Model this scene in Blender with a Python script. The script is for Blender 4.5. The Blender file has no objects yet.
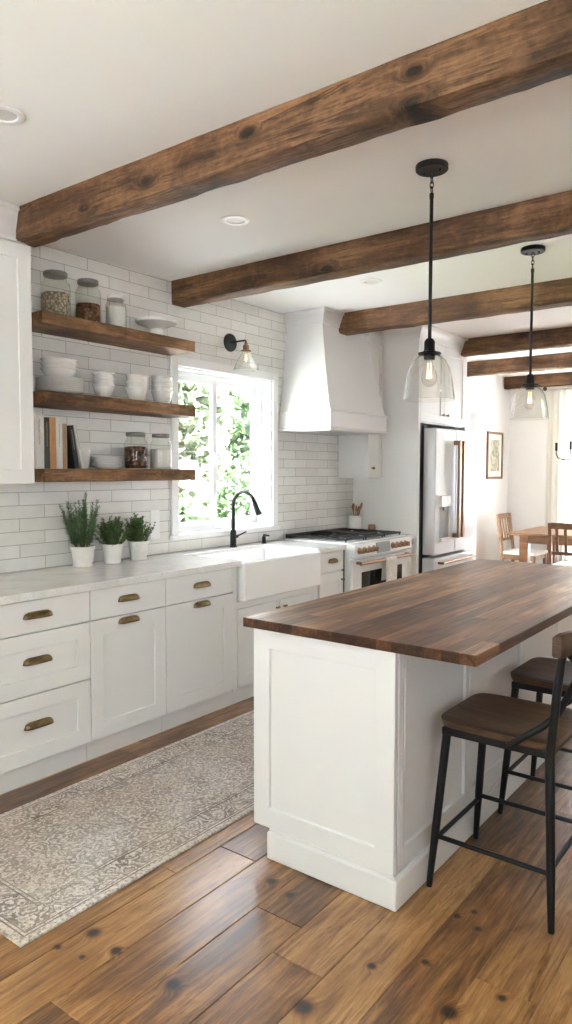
import bpy, bmesh, math, random
from mathutils import Vector, Matrix, noise

random.seed(11)
PI = math.pi
C = bpy.context.scene.collection

# ------------------------------------------------------------------ helpers
def new_bm(): return bmesh.new()

def box(bm, x0, x1, y0, y1, z0, z1):
    if x0 > x1: x0, x1 = x1, x0
    if y0 > y1: y0, y1 = y1, y0
    if z0 > z1: z0, z1 = z1, z0
    v = [bm.verts.new(p) for p in ((x0,y0,z0),(x1,y0,z0),(x1,y1,z0),(x0,y1,z0),(x0,y0,z1),(x1,y0,z1),(x1,y1,z1),(x0,y1,z1))]
    for f in ((0,3,2,1),(4,5,6,7),(0,1,5,4),(1,2,6,5),(2,3,7,6),(3,0,4,7)):
        bm.faces.new([v[i] for i in f])
    return v

def bxm(*a):
    bm = new_bm(); box(bm, *a); return bm

def lathe(bm, prof, c=(0,0,0), n=32, axis='Z', sx=1.0):
    """prof: list of (r, h); closed with fans where r is 0"""
    rings = []
    for r, h in prof:
        if r < 1e-6:
            p = {'Z': (0,0,h), 'X': (h,0,0), 'Y': (0,h,0)}[axis]
            rings.append([bm.verts.new((c[0]+p[0], c[1]+p[1], c[2]+p[2]))])
        else:
            rr = []
            for i in range(n):
                a = 2*PI*i/n; u, w = r*math.cos(a)*sx, r*math.sin(a)
                p = {'Z': (u,w,h), 'X': (h,u,w), 'Y': (w,h,u)}[axis]
                rr.append(bm.verts.new((c[0]+p[0], c[1]+p[1], c[2]+p[2])))
            rings.append(rr)
    for a, b in zip(rings, rings[1:]):
        if len(a) == 1 and len(b) == 1: continue
        for i in range(n):
            j = (i+1) % n
            if len(a) == 1: bm.faces.new((a[0], b[i], b[j]))
            elif len(b) == 1: bm.faces.new((a[i], a[j], b[0]))
            else: bm.faces.new((a[i], a[j], b[j], b[i]))
    return bm

def cyl(bm, c, r, h, n=24, axis='Z', r2=None):
    r2 = r if r2 is None else r2
    return lathe(bm, [(0,0),(r,0),(r2,h),(0,h)], c, n, axis)

def tube(bm, pts, rad, n=10, closed=False, caps=True, flat=1.0):
    pts = [Vector(p) for p in pts]
    m = len(pts); rads = rad if isinstance(rad, (list, tuple)) else [rad]*m
    rings = []; prev = None
    for i, p in enumerate(pts):
        if closed: t = pts[(i+1) % m] - pts[i-1]
        else: t = pts[min(i+1, m-1)] - pts[max(i-1, 0)]
        t.normalize()
        if prev is None:
            u = t.orthogonal() if abs(t.z) > .9 else t.cross(Vector((0,0,1)))
            u.normalize()
        else:
            u = prev - t*prev.dot(t); u.normalize()
        prev = u; w = t.cross(u)
        rings.append([bm.verts.new(p + (u*math.cos(2*PI*k/n) + w*math.sin(2*PI*k/n)*flat)*rads[i]) for k in range(n)])
    rng = range(m) if closed else range(m-1)
    for i in rng:
        a, b = rings[i], rings[(i+1) % m]
        for k in range(n):
            l = (k+1) % n
            bm.faces.new((a[k], a[l], b[l], b[k]))
    if caps and not closed:
        bm.faces.new(rings[0][::-1]); bm.faces.new(rings[-1])
    return bm

def bar(bm, p0, p1, w, d, up=(0,0,1)):
    """rectangular bar between two points, w across, d in the other direction"""
    p0, p1 = Vector(p0), Vector(p1); t = (p1-p0).normalized(); up = Vector(up)
    u = t.cross(up).normalized(); v = u.cross(t).normalized()
    vs = []
    for p in (p0, p1):
        for a, b in ((-1,-1),(1,-1),(1,1),(-1,1)):
            vs.append(bm.verts.new(p + u*a*w/2 + v*b*d/2))
    for f in ((0,3,2,1),(4,5,6,7),(0,1,5,4),(1,2,6,5),(2,3,7,6),(3,0,4,7)):
        bm.faces.new([vs[i] for i in f])
    return bm

def prism(bm, poly, axis, a, b):
    """extrude a 2D polygon along axis between a and b"""
    def P(p, h):
        return {'X': (h,p[0],p[1]), 'Y': (p[0],h,p[1]), 'Z': (p[0],p[1],h)}[axis]
    A = [bm.verts.new(P(p, a)) for p in poly]; B = [bm.verts.new(P(p, b)) for p in poly]
    bm.faces.new(A); bm.faces.new(B[::-1]); n = len(poly)
    for i in range(n):
        j = (i+1) % n
        bm.faces.new((A[j], A[i], B[i], B[j]))
    return bm

def obj(name, bm, mat, parent=None, smooth=False, bevel=0, segs=2, world=True, loose=False, solid=0):
    if not loose: bmesh.ops.recalc_face_normals(bm, faces=bm.faces)
    if parent is not None and world:
        o = Vector((0,0,0)); q = parent
        while q is not None: o += q.location; q = q.parent
        bmesh.ops.translate(bm, verts=bm.verts, vec=-o)
    me = bpy.data.meshes.new(name); bm.to_mesh(me); bm.free()
    if mat is not None: me.materials.append(mat)
    ob = bpy.data.objects.new(name, me); C.objects.link(ob)
    if parent is not None: ob.parent = parent
    if smooth:
        for p in me.polygons: p.use_smooth = True
        if smooth != 'all':
            me.set_sharp_from_angle(angle=math.radians(38))
    if solid:
        m = ob.modifiers.new('Solidify', 'SOLIDIFY'); m.thickness = solid; m.offset = 0
    if bevel:
        m = ob.modifiers.new('Bevel', 'BEVEL'); m.width = bevel; m.segments = segs; m.limit_method = 'ANGLE'; m.angle_limit = math.radians(40)
        m.harden_normals = False
    return ob

def recenter(ob, loc):
    """move a top-level mesh's origin to loc, keeping the geometry in place"""
    ob.data.transform(Matrix.Translation(-Vector(loc))); ob.location = loc
    return ob

def tag(o, label, cat, group=None, kind=None):
    if label: o['label'] = label
    if cat: o['category'] = cat
    if group: o['group'] = group
    if kind: o['kind'] = kind
    return o

def thing(name, label, cat, loc=(0,0,0), group=None):
    o = bpy.data.objects.new(name, None); C.objects.link(o); o.location = loc
    o.empty_display_size = .05
    return tag(o, label, cat, group)

def struct(name, bm, mat, parent=None, **k):
    o = obj(name, bm, mat, parent, **k)
    if parent is None: o['kind'] = 'structure'
    return o

def dup(root, loc, label=None, rotz=None):
    r = root.copy(); C.objects.link(r); r.location = loc
    if rotz is not None: r.rotation_euler = (0,0,rotz)
    if label: r['label'] = label
    for ch in list(root.children):
        c = ch.copy(); C.objects.link(c); c.parent = r
        for g in list(ch.children):
            d = g.copy(); C.objects.link(d); d.parent = c
    return r

# ------------------------------------------------------------------ materials
def mat_new(name):
    m = bpy.data.materials.new(name); m.use_nodes = True
    nt = m.node_tree; b = nt.nodes['Principled BSDF']
    return m, nt, b
def N(nt, t, **k):
    n = nt.nodes.new(t)
    for a, v in k.items(): setattr(n, a, v)
    return n
def L(nt, a, b): nt.links.new(a, b)
def srgb(r, g, b):
    f = lambda c: (c/255/12.92) if c/255 <= .04045 else ((c/255+.055)/1.055)**2.4
    return (f(r), f(g), f(b), 1)
def ramp(nt, stops, interp='LINEAR'):
    r = N(nt, 'ShaderNodeValToRGB'); e = r.color_ramp.elements; r.color_ramp.interpolation = interp
    while len(e) < len(stops): e.new(.5)
    for i, (p, c) in enumerate(stops): e[i].position = p; e[i].color = c if len(c) == 4 else (*c, 1)
    return r
def mth(nt, op, a=None, b=None, c=None, clamp=False):
    n = N(nt, 'ShaderNodeMath', operation=op); n.use_clamp = clamp
    for i, v in enumerate((a, b, c)):
        if v is None: continue
        if isinstance(v, (int, float)): n.inputs[i].default_value = v
        else: L(nt, v, n.inputs[i])
    return n.outputs[0]
def mixc(nt, typ, fac, a, b):
    n = N(nt, 'ShaderNodeMix', data_type='RGBA', blend_type=typ)
    for s, v in ((n.inputs['Factor'], fac), (n.inputs[6], a), (n.inputs[7], b)):
        if isinstance(v, (int, float, tuple)): s.default_value = v
        else: L(nt, v, s)
    return n.outputs[2]
def bump(nt, h, strength, dist, b, normal=None):
    n = N(nt, 'ShaderNodeBump'); n.inputs['Strength'].default_value = strength; n.inputs['Distance'].default_value = dist
    L(nt, h, n.inputs['Height'])
    if normal is not None: L(nt, normal, n.inputs['Normal'])
    L(nt, n.outputs[0], b.inputs['Normal']); return n.outputs[0]
def coords(nt, scale=(1,1,1), kind='Object', rnd=0.0, loc=(0,0,0), rot=(0,0,0)):
    tc = N(nt, 'ShaderNodeTexCoord'); mp = N(nt, 'ShaderNodeMapping')
    mp.inputs['Scale'].default_value = scale; mp.inputs['Location'].default_value = loc; mp.inputs['Rotation'].default_value = rot
    src = tc.outputs[kind]
    if rnd:
        oi = N(nt, 'ShaderNodeObjectInfo'); va = N(nt, 'ShaderNodeVectorMath', operation='ADD')
        s = mth(nt, 'MULTIPLY', oi.outputs['Random'], rnd)
        L(nt, src, va.inputs[0]); L(nt, s, va.inputs[1]); src = va.outputs[0]
    L(nt, src, mp.inputs['Vector']); return mp.outputs[0]
def noise_n(nt, vec, scale, detail=4, rough=.55, dist=0.0):
    n = N(nt, 'ShaderNodeTexNoise'); n.inputs['Scale'].default_value = scale; n.inputs['Detail'].default_value = detail
    n.inputs['Roughness'].default_value = rough; n.inputs['Distortion'].default_value = dist
    L(nt, vec, n.inputs['Vector']); return n
def simple(name, col, rough=.5, metal=0.0, var=.03, nscale=8, bstr=0.0, bdist=.001, bscale=60, spec=.5, coat=0):
    m, nt, b = mat_new(name)
    b.inputs['Roughness'].default_value = rough; b.inputs['Metallic'].default_value = metal
    b.inputs['Specular IOR Level'].default_value = spec; b.inputs['Coat Weight'].default_value = coat
    v = coords(nt); n = noise_n(nt, v, nscale, 3)
    d = tuple(max(0, c*(1-var)) for c in col[:3]) + (1,); u = tuple(min(1, c*(1+var)) for c in col[:3]) + (1,)
    r = ramp(nt, [(.3, d), (.7, u)]); L(nt, n.outputs['Fac'], r.inputs[0]); L(nt, r.outputs[0], b.inputs['Base Color'])
    if bstr:
        n2 = noise_n(nt, v, bscale, 4); bump(nt, n2.outputs['Fac'], bstr, bdist, b)
    return m

def knots_mask(nt, vec, knots, ax=(0, 2), stretch=2.0):
    """knots: list of (a, b, radius) in two axes of vec; returns falloff value socket and swirl"""
    sep = N(nt, 'ShaderNodeSeparateXYZ'); L(nt, vec, sep.inputs[0])
    A, B = sep.outputs[ax[0]], sep.outputs[ax[1]]
    out = None
    for a, b_, r in knots:
        da = mth(nt, 'DIVIDE', mth(nt, 'SUBTRACT', A, a), r*stretch)
        db = mth(nt, 'DIVIDE', mth(nt, 'SUBTRACT', B, b_), r)
        d = mth(nt, 'SQRT', mth(nt, 'ADD', mth(nt, 'MULTIPLY', da, da), mth(nt, 'MULTIPLY', db, db)))
        f = mth(nt, 'SUBTRACT', 1.0, mth(nt, 'DIVIDE', d, 2.2), clamp=True)
        out = f if out is None else mth(nt, 'MAXIMUM', out, f)
    return out

def wood(name, dark, mid, light, axis=0, rough=.6, fine=1.0, stretch=12, knots=None, kax=(0,2), rand_knots=False, bstr=.25, spec=.4, rnd=7.0, patch=.35, coat=0, cracks=False):
    m, nt, b = mat_new(name)
    b.inputs['Specular IOR Level'].default_value = spec; b.inputs['Coat Weight'].default_value = coat; b.inputs['Coat Roughness'].default_value = .25
    sc = [1.0*stretch*fine]*3; sc[axis] = 1.0*fine
    warp = coords(nt, (1,1,1), rnd=0 if knots else rnd)
    # swirl the grain round the knots
    if knots:
        km = knots_mask(nt, warp, knots, kax)
    elif rand_knots:
        s2 = [4.0]*3; s2[axis] = 1.6
        vm = N(nt, 'ShaderNodeMapping'); vm.inputs['Scale'].default_value = s2; L(nt, warp, vm.inputs[0])
        vo = N(nt, 'ShaderNodeTexVoronoi'); vo.inputs['Scale'].default_value = 1.0; L(nt, vm.outputs[0], vo.inputs['Vector'])
        km = mth(nt, 'SUBTRACT', 1.0, mth(nt, 'MULTIPLY', vo.outputs['Distance'], 4.2), clamp=True)
    else: km = None
    vec = warp
    if km is not None:
        cmb = N(nt, 'ShaderNodeCombineXYZ')
        kk = mth(nt, 'MULTIPLY', mth(nt, 'POWER', km, 1.5), .09)
        for i in range(3): L(nt, kk, cmb.inputs[i])
        va = N(nt, 'ShaderNodeVectorMath', operation='ADD'); L(nt, warp, va.inputs[0]); L(nt, cmb.outputs[0], va.inputs[1]); vec = va.outputs[0]
    mp = N(nt, 'ShaderNodeMapping'); mp.inputs['Scale'].default_value = sc; L(nt, vec, mp.inputs[0])
    n1 = noise_n(nt, mp.outputs[0], 1.6, 8, .62, .6)
    n2 = noise_n(nt, mp.outputs[0], 9.0, 6, .6, .2)
    n3 = noise_n(nt, vec, 2.2, 3, .5, .4)
    f = mth(nt, 'ADD', mth(nt, 'MULTIPLY', n1.outputs['Fac'], .62), mth(nt, 'MULTIPLY', n2.outputs['Fac'], .38))
    f = mth(nt, 'ADD', f, mth(nt, 'MULTIPLY', mth(nt, 'SUBTRACT', n3.outputs['Fac'], .5), patch))
    n5 = noise_n(nt, vec, 38, 5, .7)
    f = mth(nt, 'ADD', f, mth(nt, 'MULTIPLY', mth(nt, 'SUBTRACT', n5.outputs['Fac'], .5), .22))
    r = ramp(nt, [(.36, dark), (.5, mid), (.66, light)]); L(nt, f, r.inputs[0])
    col = r.outputs[0]
    if km is not None:
        kr = ramp(nt, [(.2, (1,1,1,1)), (.45, (.70,.63,.56,1)), (.66, (.26,.2,.16,1)), (.82, (.05,.04,.03,1))])
        jig = mth(nt, 'ADD', km, mth(nt, 'ADD', mth(nt, 'MULTIPLY', mth(nt, 'SUBTRACT', n2.outputs['Fac'], .5), .7), mth(nt, 'MULTIPLY', mth(nt, 'SUBTRACT', n5.outputs['Fac'], .5), .9)), clamp=True)
        jig = mth(nt, 'MULTIPLY', jig, mth(nt, 'GREATER_THAN', km, .001))
        L(nt, jig, kr.inputs[0]); col = mixc(nt, 'MULTIPLY', 1.0, col, kr.outputs[0])
    if cracks:
        sc2 = [20.0]*3; sc2[axis] = .9; mc = N(nt, 'ShaderNodeMapping'); mc.inputs['Scale'].default_value = sc2; L(nt, vec, mc.inputs[0])
        nc = noise_n(nt, mc.outputs[0], 1.1, 5, .55, .6)
        ck = ramp(nt, [(.478, (1,1,1,1)), (.494, (.30,.24,.2,1)), (.504, (.30,.24,.2,1)), (.52, (1,1,1,1))]); L(nt, nc.outputs['Fac'], ck.inputs[0])
        gate = ramp_f(nt, n3.outputs['Fac'], .46, .60)
        col = mixc(nt, 'MULTIPLY', mth(nt, 'MULTIPLY', gate, .85), col, ck.outputs[0])
        wr = noise_n(nt, vec, 5.5, 4, .6, .3)
        col = mixc(nt, 'MULTIPLY', ramp_f(nt, wr.outputs['Fac'], .54, .70), col, (.55,.50,.47,1))
        col = mixc(nt, 'MIX', mth(nt, 'MULTIPLY', ramp_f(nt, mth(nt, 'SUBTRACT', 1.0, wr.outputs['Fac']), .58, .72), .35), col, (light[0]*1.25, light[1]*1.2, light[2]*1.15, 1))
    L(nt, col, b.inputs['Base Color'])
    rr = mth(nt, 'ADD', rough-.06, mth(nt, 'MULTIPLY', n2.outputs['Fac'], .12)); L(nt, rr, b.inputs['Roughness'])
    bump(nt, f, bstr, .004, b)
    return m

M = {}
M['paint'] = simple('wall_paint', (.81,.80,.775,1), .62, var=.012, nscale=3, bstr=.12, bdist=.0006, bscale=220)
M['ceiling'] = simple('ceiling_paint', (.90,.90,.89,1), .8, var=.01, nscale=2, bstr=.25, bdist=.001, bscale=120)
M['cab'] = simple('cabinet_paint', (.76,.752,.725,1), .38, var=.01, nscale=4, bstr=.05, bdist=.0004, bscale=90)
M['cabw'] = simple('island_paint', (.65,.645,.64,1), .38, var=.01, nscale=4, bstr=.05, bdist=.0004, bscale=90)
M['trim'] = simple('trim_paint', (.82,.815,.80,1), .35, var=.01)
M['vinyl'] = simple('window_vinyl', (.85,.86,.86,1), .3, var=.005)
M['brass'] = simple('aged_brass', (.23,.165,.08,1), .38, 1.0, var=.2, nscale=60)
M['copper'] = simple('brushed_copper', (.33,.20,.125,1), .34, 1.0, var=.1, nscale=50)
M['black'] = simple('black_metal', (.005,.005,.005,1), .48, 0.0, var=.2, nscale=30, spec=.28)
M['blackm'] = simple('black_iron', (.012,.012,.013,1), .55, 0.1, var=.3, nscale=40, bstr=.2, bscale=200)
M['ceramic'] = simple('white_ceramic', (.76,.74,.70,1), .22, var=.03, nscale=20)
M['sink'] = simple('fireclay_white', (.84,.835,.82,1), .12, var=.005)
M['pot'] = simple('pot_white', (.74,.72,.68,1), .6, var=.05, nscale=30, bstr=.2, bscale=90)
M['soil'] = simple('potting_soil', (.03,.02,.014,1), .95, var=.5, nscale=120, bstr=1, bdist=.004, bscale=120)
M['enamel'] = simple('white_enamel', (.80,.795,.77,1), .22, var=.005)
M['fridge'] = simple('fridge_white', (.66,.665,.67,1), .28, var=.005)
M['darkglass'] = simple('oven_glass', (.012,.011,.011,1), .08, var=.1)
M['grey'] = simple('grey_plastic', (.27,.275,.28,1), .35, var=.03)
M['steel'] = simple('brushed_steel', (.55,.54,.52,1), .35, 1.0, var=.06, nscale=80)
M['lid'] = simple('pewter_lid', (.22,.215,.20,1), .42, .9, var=.1, nscale=60)
M['flour'] = simple('white_powder', (.74,.72,.67,1), .9, var=.04, nscale=50)
M['twig'] = simple('stem_brown', (.12,.10,.05,1), .8, var=.2)
M['spoon'] = wood('spoon_wood', (.20,.10,.045,1), (.32,.17,.08,1), (.42,.25,.13,1), axis=2, fine=6, bstr=.05, rnd=9)
M['towel'] = simple('linen_towel', (.70,.67,.60,1), .95, var=.12, nscale=40, bstr=.5, bdist=.001, bscale=500)
M['cream'] = simple('seat_fabric', (.78,.76,.72,1), .9, var=.05)
M['canvas'] = simple('print_mat', (.78,.75,.68,1), .8, var=.02)
M['pagewhite'] = simple('paper_pages', (.72,.69,.62,1), .9, var=.05, nscale=80)
M['lightoff'] = simple('lamp_diffuser', (.72,.70,.67,1), .5, var=.01)
M['beam'] = {}

def granola(name, cols, scale):
    m, nt, b = mat_new(name); b.inputs['Roughness'].default_value = .85
    v = coords(nt); vo = N(nt, 'ShaderNodeTexVoronoi'); vo.inputs['Scale'].default_value = scale; L(nt, v, vo.inputs['Vector'])
    s = N(nt, 'ShaderNodeSeparateColor'); L(nt, vo.outputs['Color'], s.inputs[0])
    r = ramp(nt, [(i/(len(cols)-1), c) for i, c in enumerate(cols)]); L(nt, s.outputs[0], r.inputs[0])
    d = ramp(nt, [(0, (1,1,1,1)), (.6, (.8,.8,.8,1)), (.9, (.35,.35,.35,1))]); L(nt, mth(nt, 'MULTIPLY', vo.outputs['Distance'], 1.4), d.inputs[0])
    L(nt, mixc(nt, 'MULTIPLY', 1.0, r.outputs[0], d.outputs[0]), b.inputs['Base Color'])
    bump(nt, vo.outputs['Distance'], 1.0, .006, b).node.invert = True
    return m
M['oats'] = granola('rolled_oats', [srgb(165,140,100), srgb(215,195,158), srgb(236,222,195), srgb(190,165,125)], 75)
M['nuts'] = granola('brown_nuts', [srgb(70,38,20), srgb(120,72,38), srgb(155,100,58), srgb(88,50,26)], 62)
M['beans'] = granola('dark_nuts', [srgb(60,36,22), srgb(110,70,42), srgb(140,98,62), srgb(78,46,28)], 55)

def glass(name, tint=(1,1,1,1), ior=1.45, rough=.02, edge=0.0, base=0.0):
    """clear thin glass: see-through straight on, reflecting at the rim"""
    m = bpy.data.materials.new(name); m.use_nodes = True; nt = m.node_tree
    for n in list(nt.nodes): nt.nodes.remove(n)
    o = N(nt, 'ShaderNodeOutputMaterial'); mx = N(nt, 'ShaderNodeMixShader')
    t = N(nt, 'ShaderNodeBsdfTransparent'); g = N(nt, 'ShaderNodeBsdfGlossy'); g.inputs['Roughness'].default_value = rough
    lw = N(nt, 'ShaderNodeLayerWeight'); lw.inputs['Blend'].default_value = .5
    r0_ = ((ior-1)/(ior+1))**2
    tr = ramp(nt, [(0, tint), (.75, tint), (1.0, tuple(c*(1-edge) for c in tint[:3])+(1,))]); L(nt, lw.outputs['Facing'], tr.inputs[0]); L(nt, tr.outputs[0], t.inputs['Color'])
    f = mth(nt, 'ADD', mth(nt, 'MULTIPLY', mth(nt, 'POWER', lw.outputs['Facing'], 4.0), .75), r0_+base, clamp=True)
    L(nt, f, mx.inputs[0]); L(nt, t.outputs[0], mx.inputs[1]); L(nt, g.outputs[0], mx.inputs[2]); L(nt, mx.outputs[0], o.inputs[0])
    return m
M['pane'] = glass('window_glass', (.99,1,.99,1), 1.3, 0.0)
M['screen'] = glass('screened_glass', (.80,.84,.85,1), 1.3, .1)
M['glass'] = glass('clear_glass', (.975,.975,.965,1), 1.45, .02, edge=.45, base=.01)
M['jar'] = glass('jar_glass', (.95,.955,.93,1), 1.4, .03, edge=.5, base=.01)

def emit(name, col, st):
    m, nt, b = mat_new(name); b.inputs['Base Color'].default_value = col
    b.inputs['Emission Color'].default_value = col; b.inputs['Emission Strength'].default_value = st; return m
M['filament'] = emit('glowing_filament', (1,.6,.28,1), 4)

def tile_mat():
    m, nt, b = mat_new('subway_tile')
    tc = N(nt, 'ShaderNodeTexCoord'); sp = N(nt, 'ShaderNodeSeparateXYZ'); L(nt, tc.outputs['Object'], sp.inputs[0])
    cb = N(nt, 'ShaderNodeCombineXYZ'); L(nt, sp.outputs[1], cb.inputs[0]); L(nt, mth(nt, 'SUBTRACT', sp.outputs[2], .917), cb.inputs[1])
    br = N(nt, 'ShaderNodeTexBrick'); L(nt, cb.outputs[0], br.inputs['Vector'])
    br.offset = .5; br.inputs['Scale'].default_value = 1.0
    br.inputs['Brick Width'].default_value = .315; br.inputs['Row Height'].default_value = .0715
    br.inputs['Mortar Size'].default_value = .0021; br.inputs['Mortar Smooth'].default_value = .25; br.inputs['Bias'].default_value = 0
    br.inputs['Color1'].default_value = (.80,.785,.75,1); br.inputs['Color2'].default_value = (.71,.695,.655,1); br.inputs['Mortar'].default_value = (.40,.37,.33,1)
    n = noise_n(nt, tc.outputs['Object'], 14, 4, .6)
    rr = ramp(nt, [(.3, (.93,.93,.92,1)), (.7, (1,1,1,1))]); L(nt, n.outputs['Fac'], rr.inputs[0])
    L(nt, mixc(nt, 'MULTIPLY', 1.0, br.outputs['Color'], rr.outputs[0]), b.inputs['Base Color'])
    L(nt, mth(nt, 'ADD', .28, mth(nt, 'MULTIPLY', br.outputs['Fac'], .5)), b.inputs['Roughness'])
    n2 = noise_n(nt, tc.outputs['Object'], 9, 2, .5)
    h = mth(nt, 'ADD', mth(nt, 'MULTIPLY', br.outputs['Fac'], -1.0), mth(nt, 'MULTIPLY', n2.outputs['Fac'], 1.6))
    bump(nt, h, .55, .0018, b)
    return m
M['tile'] = tile_mat()

def quartz():
    m, nt, b = mat_new('white_quartz'); v = coords(nt)
    n = noise_n(nt, v, 3.5, 8, .65, 1.2); r = ramp(nt, [(.40, (.70,.68,.64,1)), (.5, (.76,.75,.72,1)), (.8, (.80,.79,.77,1))])
    L(nt, n.outputs['Fac'], r.inputs[0]); n2 = noise_n(nt, v, 160, 2)
    r2 = ramp(nt, [(.35, (.9,.89,.87,1)), (.5, (1,1,1,1))]); L(nt, n2.outputs['Fac'], r2.inputs[0])
    L(nt, mixc(nt, 'MULTIPLY', 1.0, r.outputs[0], r2.outputs[0]), b.inputs['Base Color'])
    b.inputs['Roughness'].default_value = .14; b.inputs['Specular IOR Level'].default_value = .55
    return m
M['quartz'] = quartz()

FLOOR_KNOTS = [(1.69,1.372,.022),(1.66,1.262,.012),(1.815,1.361,.018),(1.757,1.28,.01),(2.058,1.367,.022),(1.961,1.94,.018),(2.066,1.914,.016),
               (2.405,1.522,.030),(2.472,1.778,.014),(2.574,2.156,.013),(2.61,2.211,.010),(2.655,2.134,.011),(2.731,1.749,.026),(2.826,1.887,.013),(2.59,1.89,.012),
               (1.75,2.25,.014),(2.3,1.3,.012),(3.05,2.1,.02)]
def floor_mat():
    m, nt, b = mat_new('oak_floor')
    at = N(nt, 'ShaderNodeAttribute', attribute_name='plank'); tc = N(nt, 'ShaderNodeTexCoord')
    sa = N(nt, 'ShaderNodeSeparateColor'); L(nt, at.outputs['Color'], sa.inputs[0])
    off = N(nt, 'ShaderNodeVectorMath', operation='SCALE'); L(nt, at.outputs['Color'], off.inputs[0]); off.inputs['Scale'].default_value = 37
    va = N(nt, 'ShaderNodeVectorMath', operation='ADD'); L(nt, tc.outputs['Object'], va.inputs[0]); L(nt, off.outputs[0], va.inputs[1])
    km = knots_mask(nt, tc.outputs['Object'], FLOOR_KNOTS, (0,1), 1.0)
    # knots scattered over the remaining planks
    mk = N(nt, 'ShaderNodeMapping'); mk.inputs['Scale'].default_value = (4.0, 1.5, 1); L(nt, va.outputs[0], mk.inputs[0])
    vo = N(nt, 'ShaderNodeTexVoronoi'); vo.inputs['Scale'].default_value = 1.0; L(nt, mk.outputs[0], vo.inputs['Vector'])
    k2 = mth(nt, 'MULTIPLY', mth(nt, 'SUBTRACT', 1.0, mth(nt, 'MULTIPLY', vo.outputs['Distance'], 9.0), clamp=True), .75)
    km = mth(nt, 'MAXIMUM', km, k2)
    cmb = N(nt, 'ShaderNodeCombineXYZ'); kk = mth(nt, 'MULTIPLY', km, .03); L(nt, kk, cmb.inputs[0])
    vb = N(nt, 'ShaderNodeVectorMath', operation='ADD'); L(nt, va.outputs[0], vb.inputs[0]); L(nt, cmb.outputs[0], vb.inputs[1])
    mp = N(nt, 'ShaderNodeMapping'); mp.inputs['Scale'].default_value = (30, 1.6, 1); L(nt, vb.outputs[0], mp.inputs[0])
    n1 = noise_n(nt, mp.outputs[0], 1.3, 8, .62, 1.1)
    n2 = noise_n(nt, mp.outputs[0], 8.0, 6, .7, .3)
    mp3 = N(nt, 'ShaderNodeMapping'); mp3.inputs['Scale'].default_value = (5, 1.8, 1); L(nt, va.outputs[0], mp3.inputs[0])
    n3 = noise_n(nt, mp3.outputs[0], 1.4, 4, .6, .8)
    f = mth(nt, 'ADD', mth(nt, 'MULTIPLY', n1.outputs['Fac'], .6), mth(nt, 'MULTIPLY', n2.outputs['Fac'], .4))
    f = mth(nt, 'ADD', f, mth(nt, 'MULTIPLY', mth(nt, 'SUBTRACT', n3.outputs['Fac'], .5), .55))
    f = mth(nt, 'ADD', f, mth(nt, 'MULTIPLY', mth(nt, 'SUBTRACT', sa.outputs[0], .5), .22))
    r = ramp(nt, [(.30, (.050,.018,.004,1)), (.42, (.14,.056,.014,1)), (.54, (.26,.120,.034,1)), (.70, (.42,.225,.082,1))]); L(nt, f, r.inputs[0])
    kr = ramp(nt, [(.28, (1,1,1,1)), (.50, (.74,.62,.52,1)), (.64, (.30,.22,.16,1)), (.74, (.05,.035,.025,1)), (.95, (.03,.02,.015,1))])
    jig = mth(nt, 'MULTIPLY', mth(nt, 'ADD', km, mth(nt, 'MULTIPLY', mth(nt, 'SUBTRACT', n2.outputs['Fac'], .5), .5), clamp=True), mth(nt, 'GREATER_THAN', km, .001))
    L(nt, jig, kr.inputs[0]); col = mixc(nt, 'MULTIPLY', 1.0, r.outputs[0], kr.outputs[0])
    # thin dark checks along the grain
    mc = N(nt, 'ShaderNodeMapping'); mc.inputs['Scale'].default_value = (16, .9, 1); L(nt, vb.outputs[0], mc.inputs[0])
    nc = noise_n(nt, mc.outputs[0], 1.5, 5, .5, .5)
    ck = ramp(nt, [(.482, (1,1,1,1)), (.497, (.42,.36,.3,1)), (.503, (.42,.36,.3,1)), (.518, (1,1,1,1))]); L(nt, nc.outputs['Fac'], ck.inputs[0])
    cm = mth(nt, 'GREATER_THAN', n3.outputs['Fac'], .55)
    col = mixc(nt, 'MULTIPLY', mth(nt, 'MULTIPLY', cm, .7), col, ck.outputs[0])
    L(nt, col, b.inputs['Base Color'])
    L(nt, mth(nt, 'ADD', .38, mth(nt, 'MULTIPLY', n2.outputs['Fac'], .2)), b.inputs['Roughness'])
    b.inputs['Specular IOR Level'].default_value = .5; b.inputs['Coat Weight'].default_value = .7; b.inputs['Coat Roughness'].default_value = .24
    hh = mth(nt, 'ADD', f, mth(nt, 'MULTIPLY', jig, -.5))
    bump(nt, hh, .32, .004, b)
    return m
M['floor'] = floor_mat()

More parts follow.
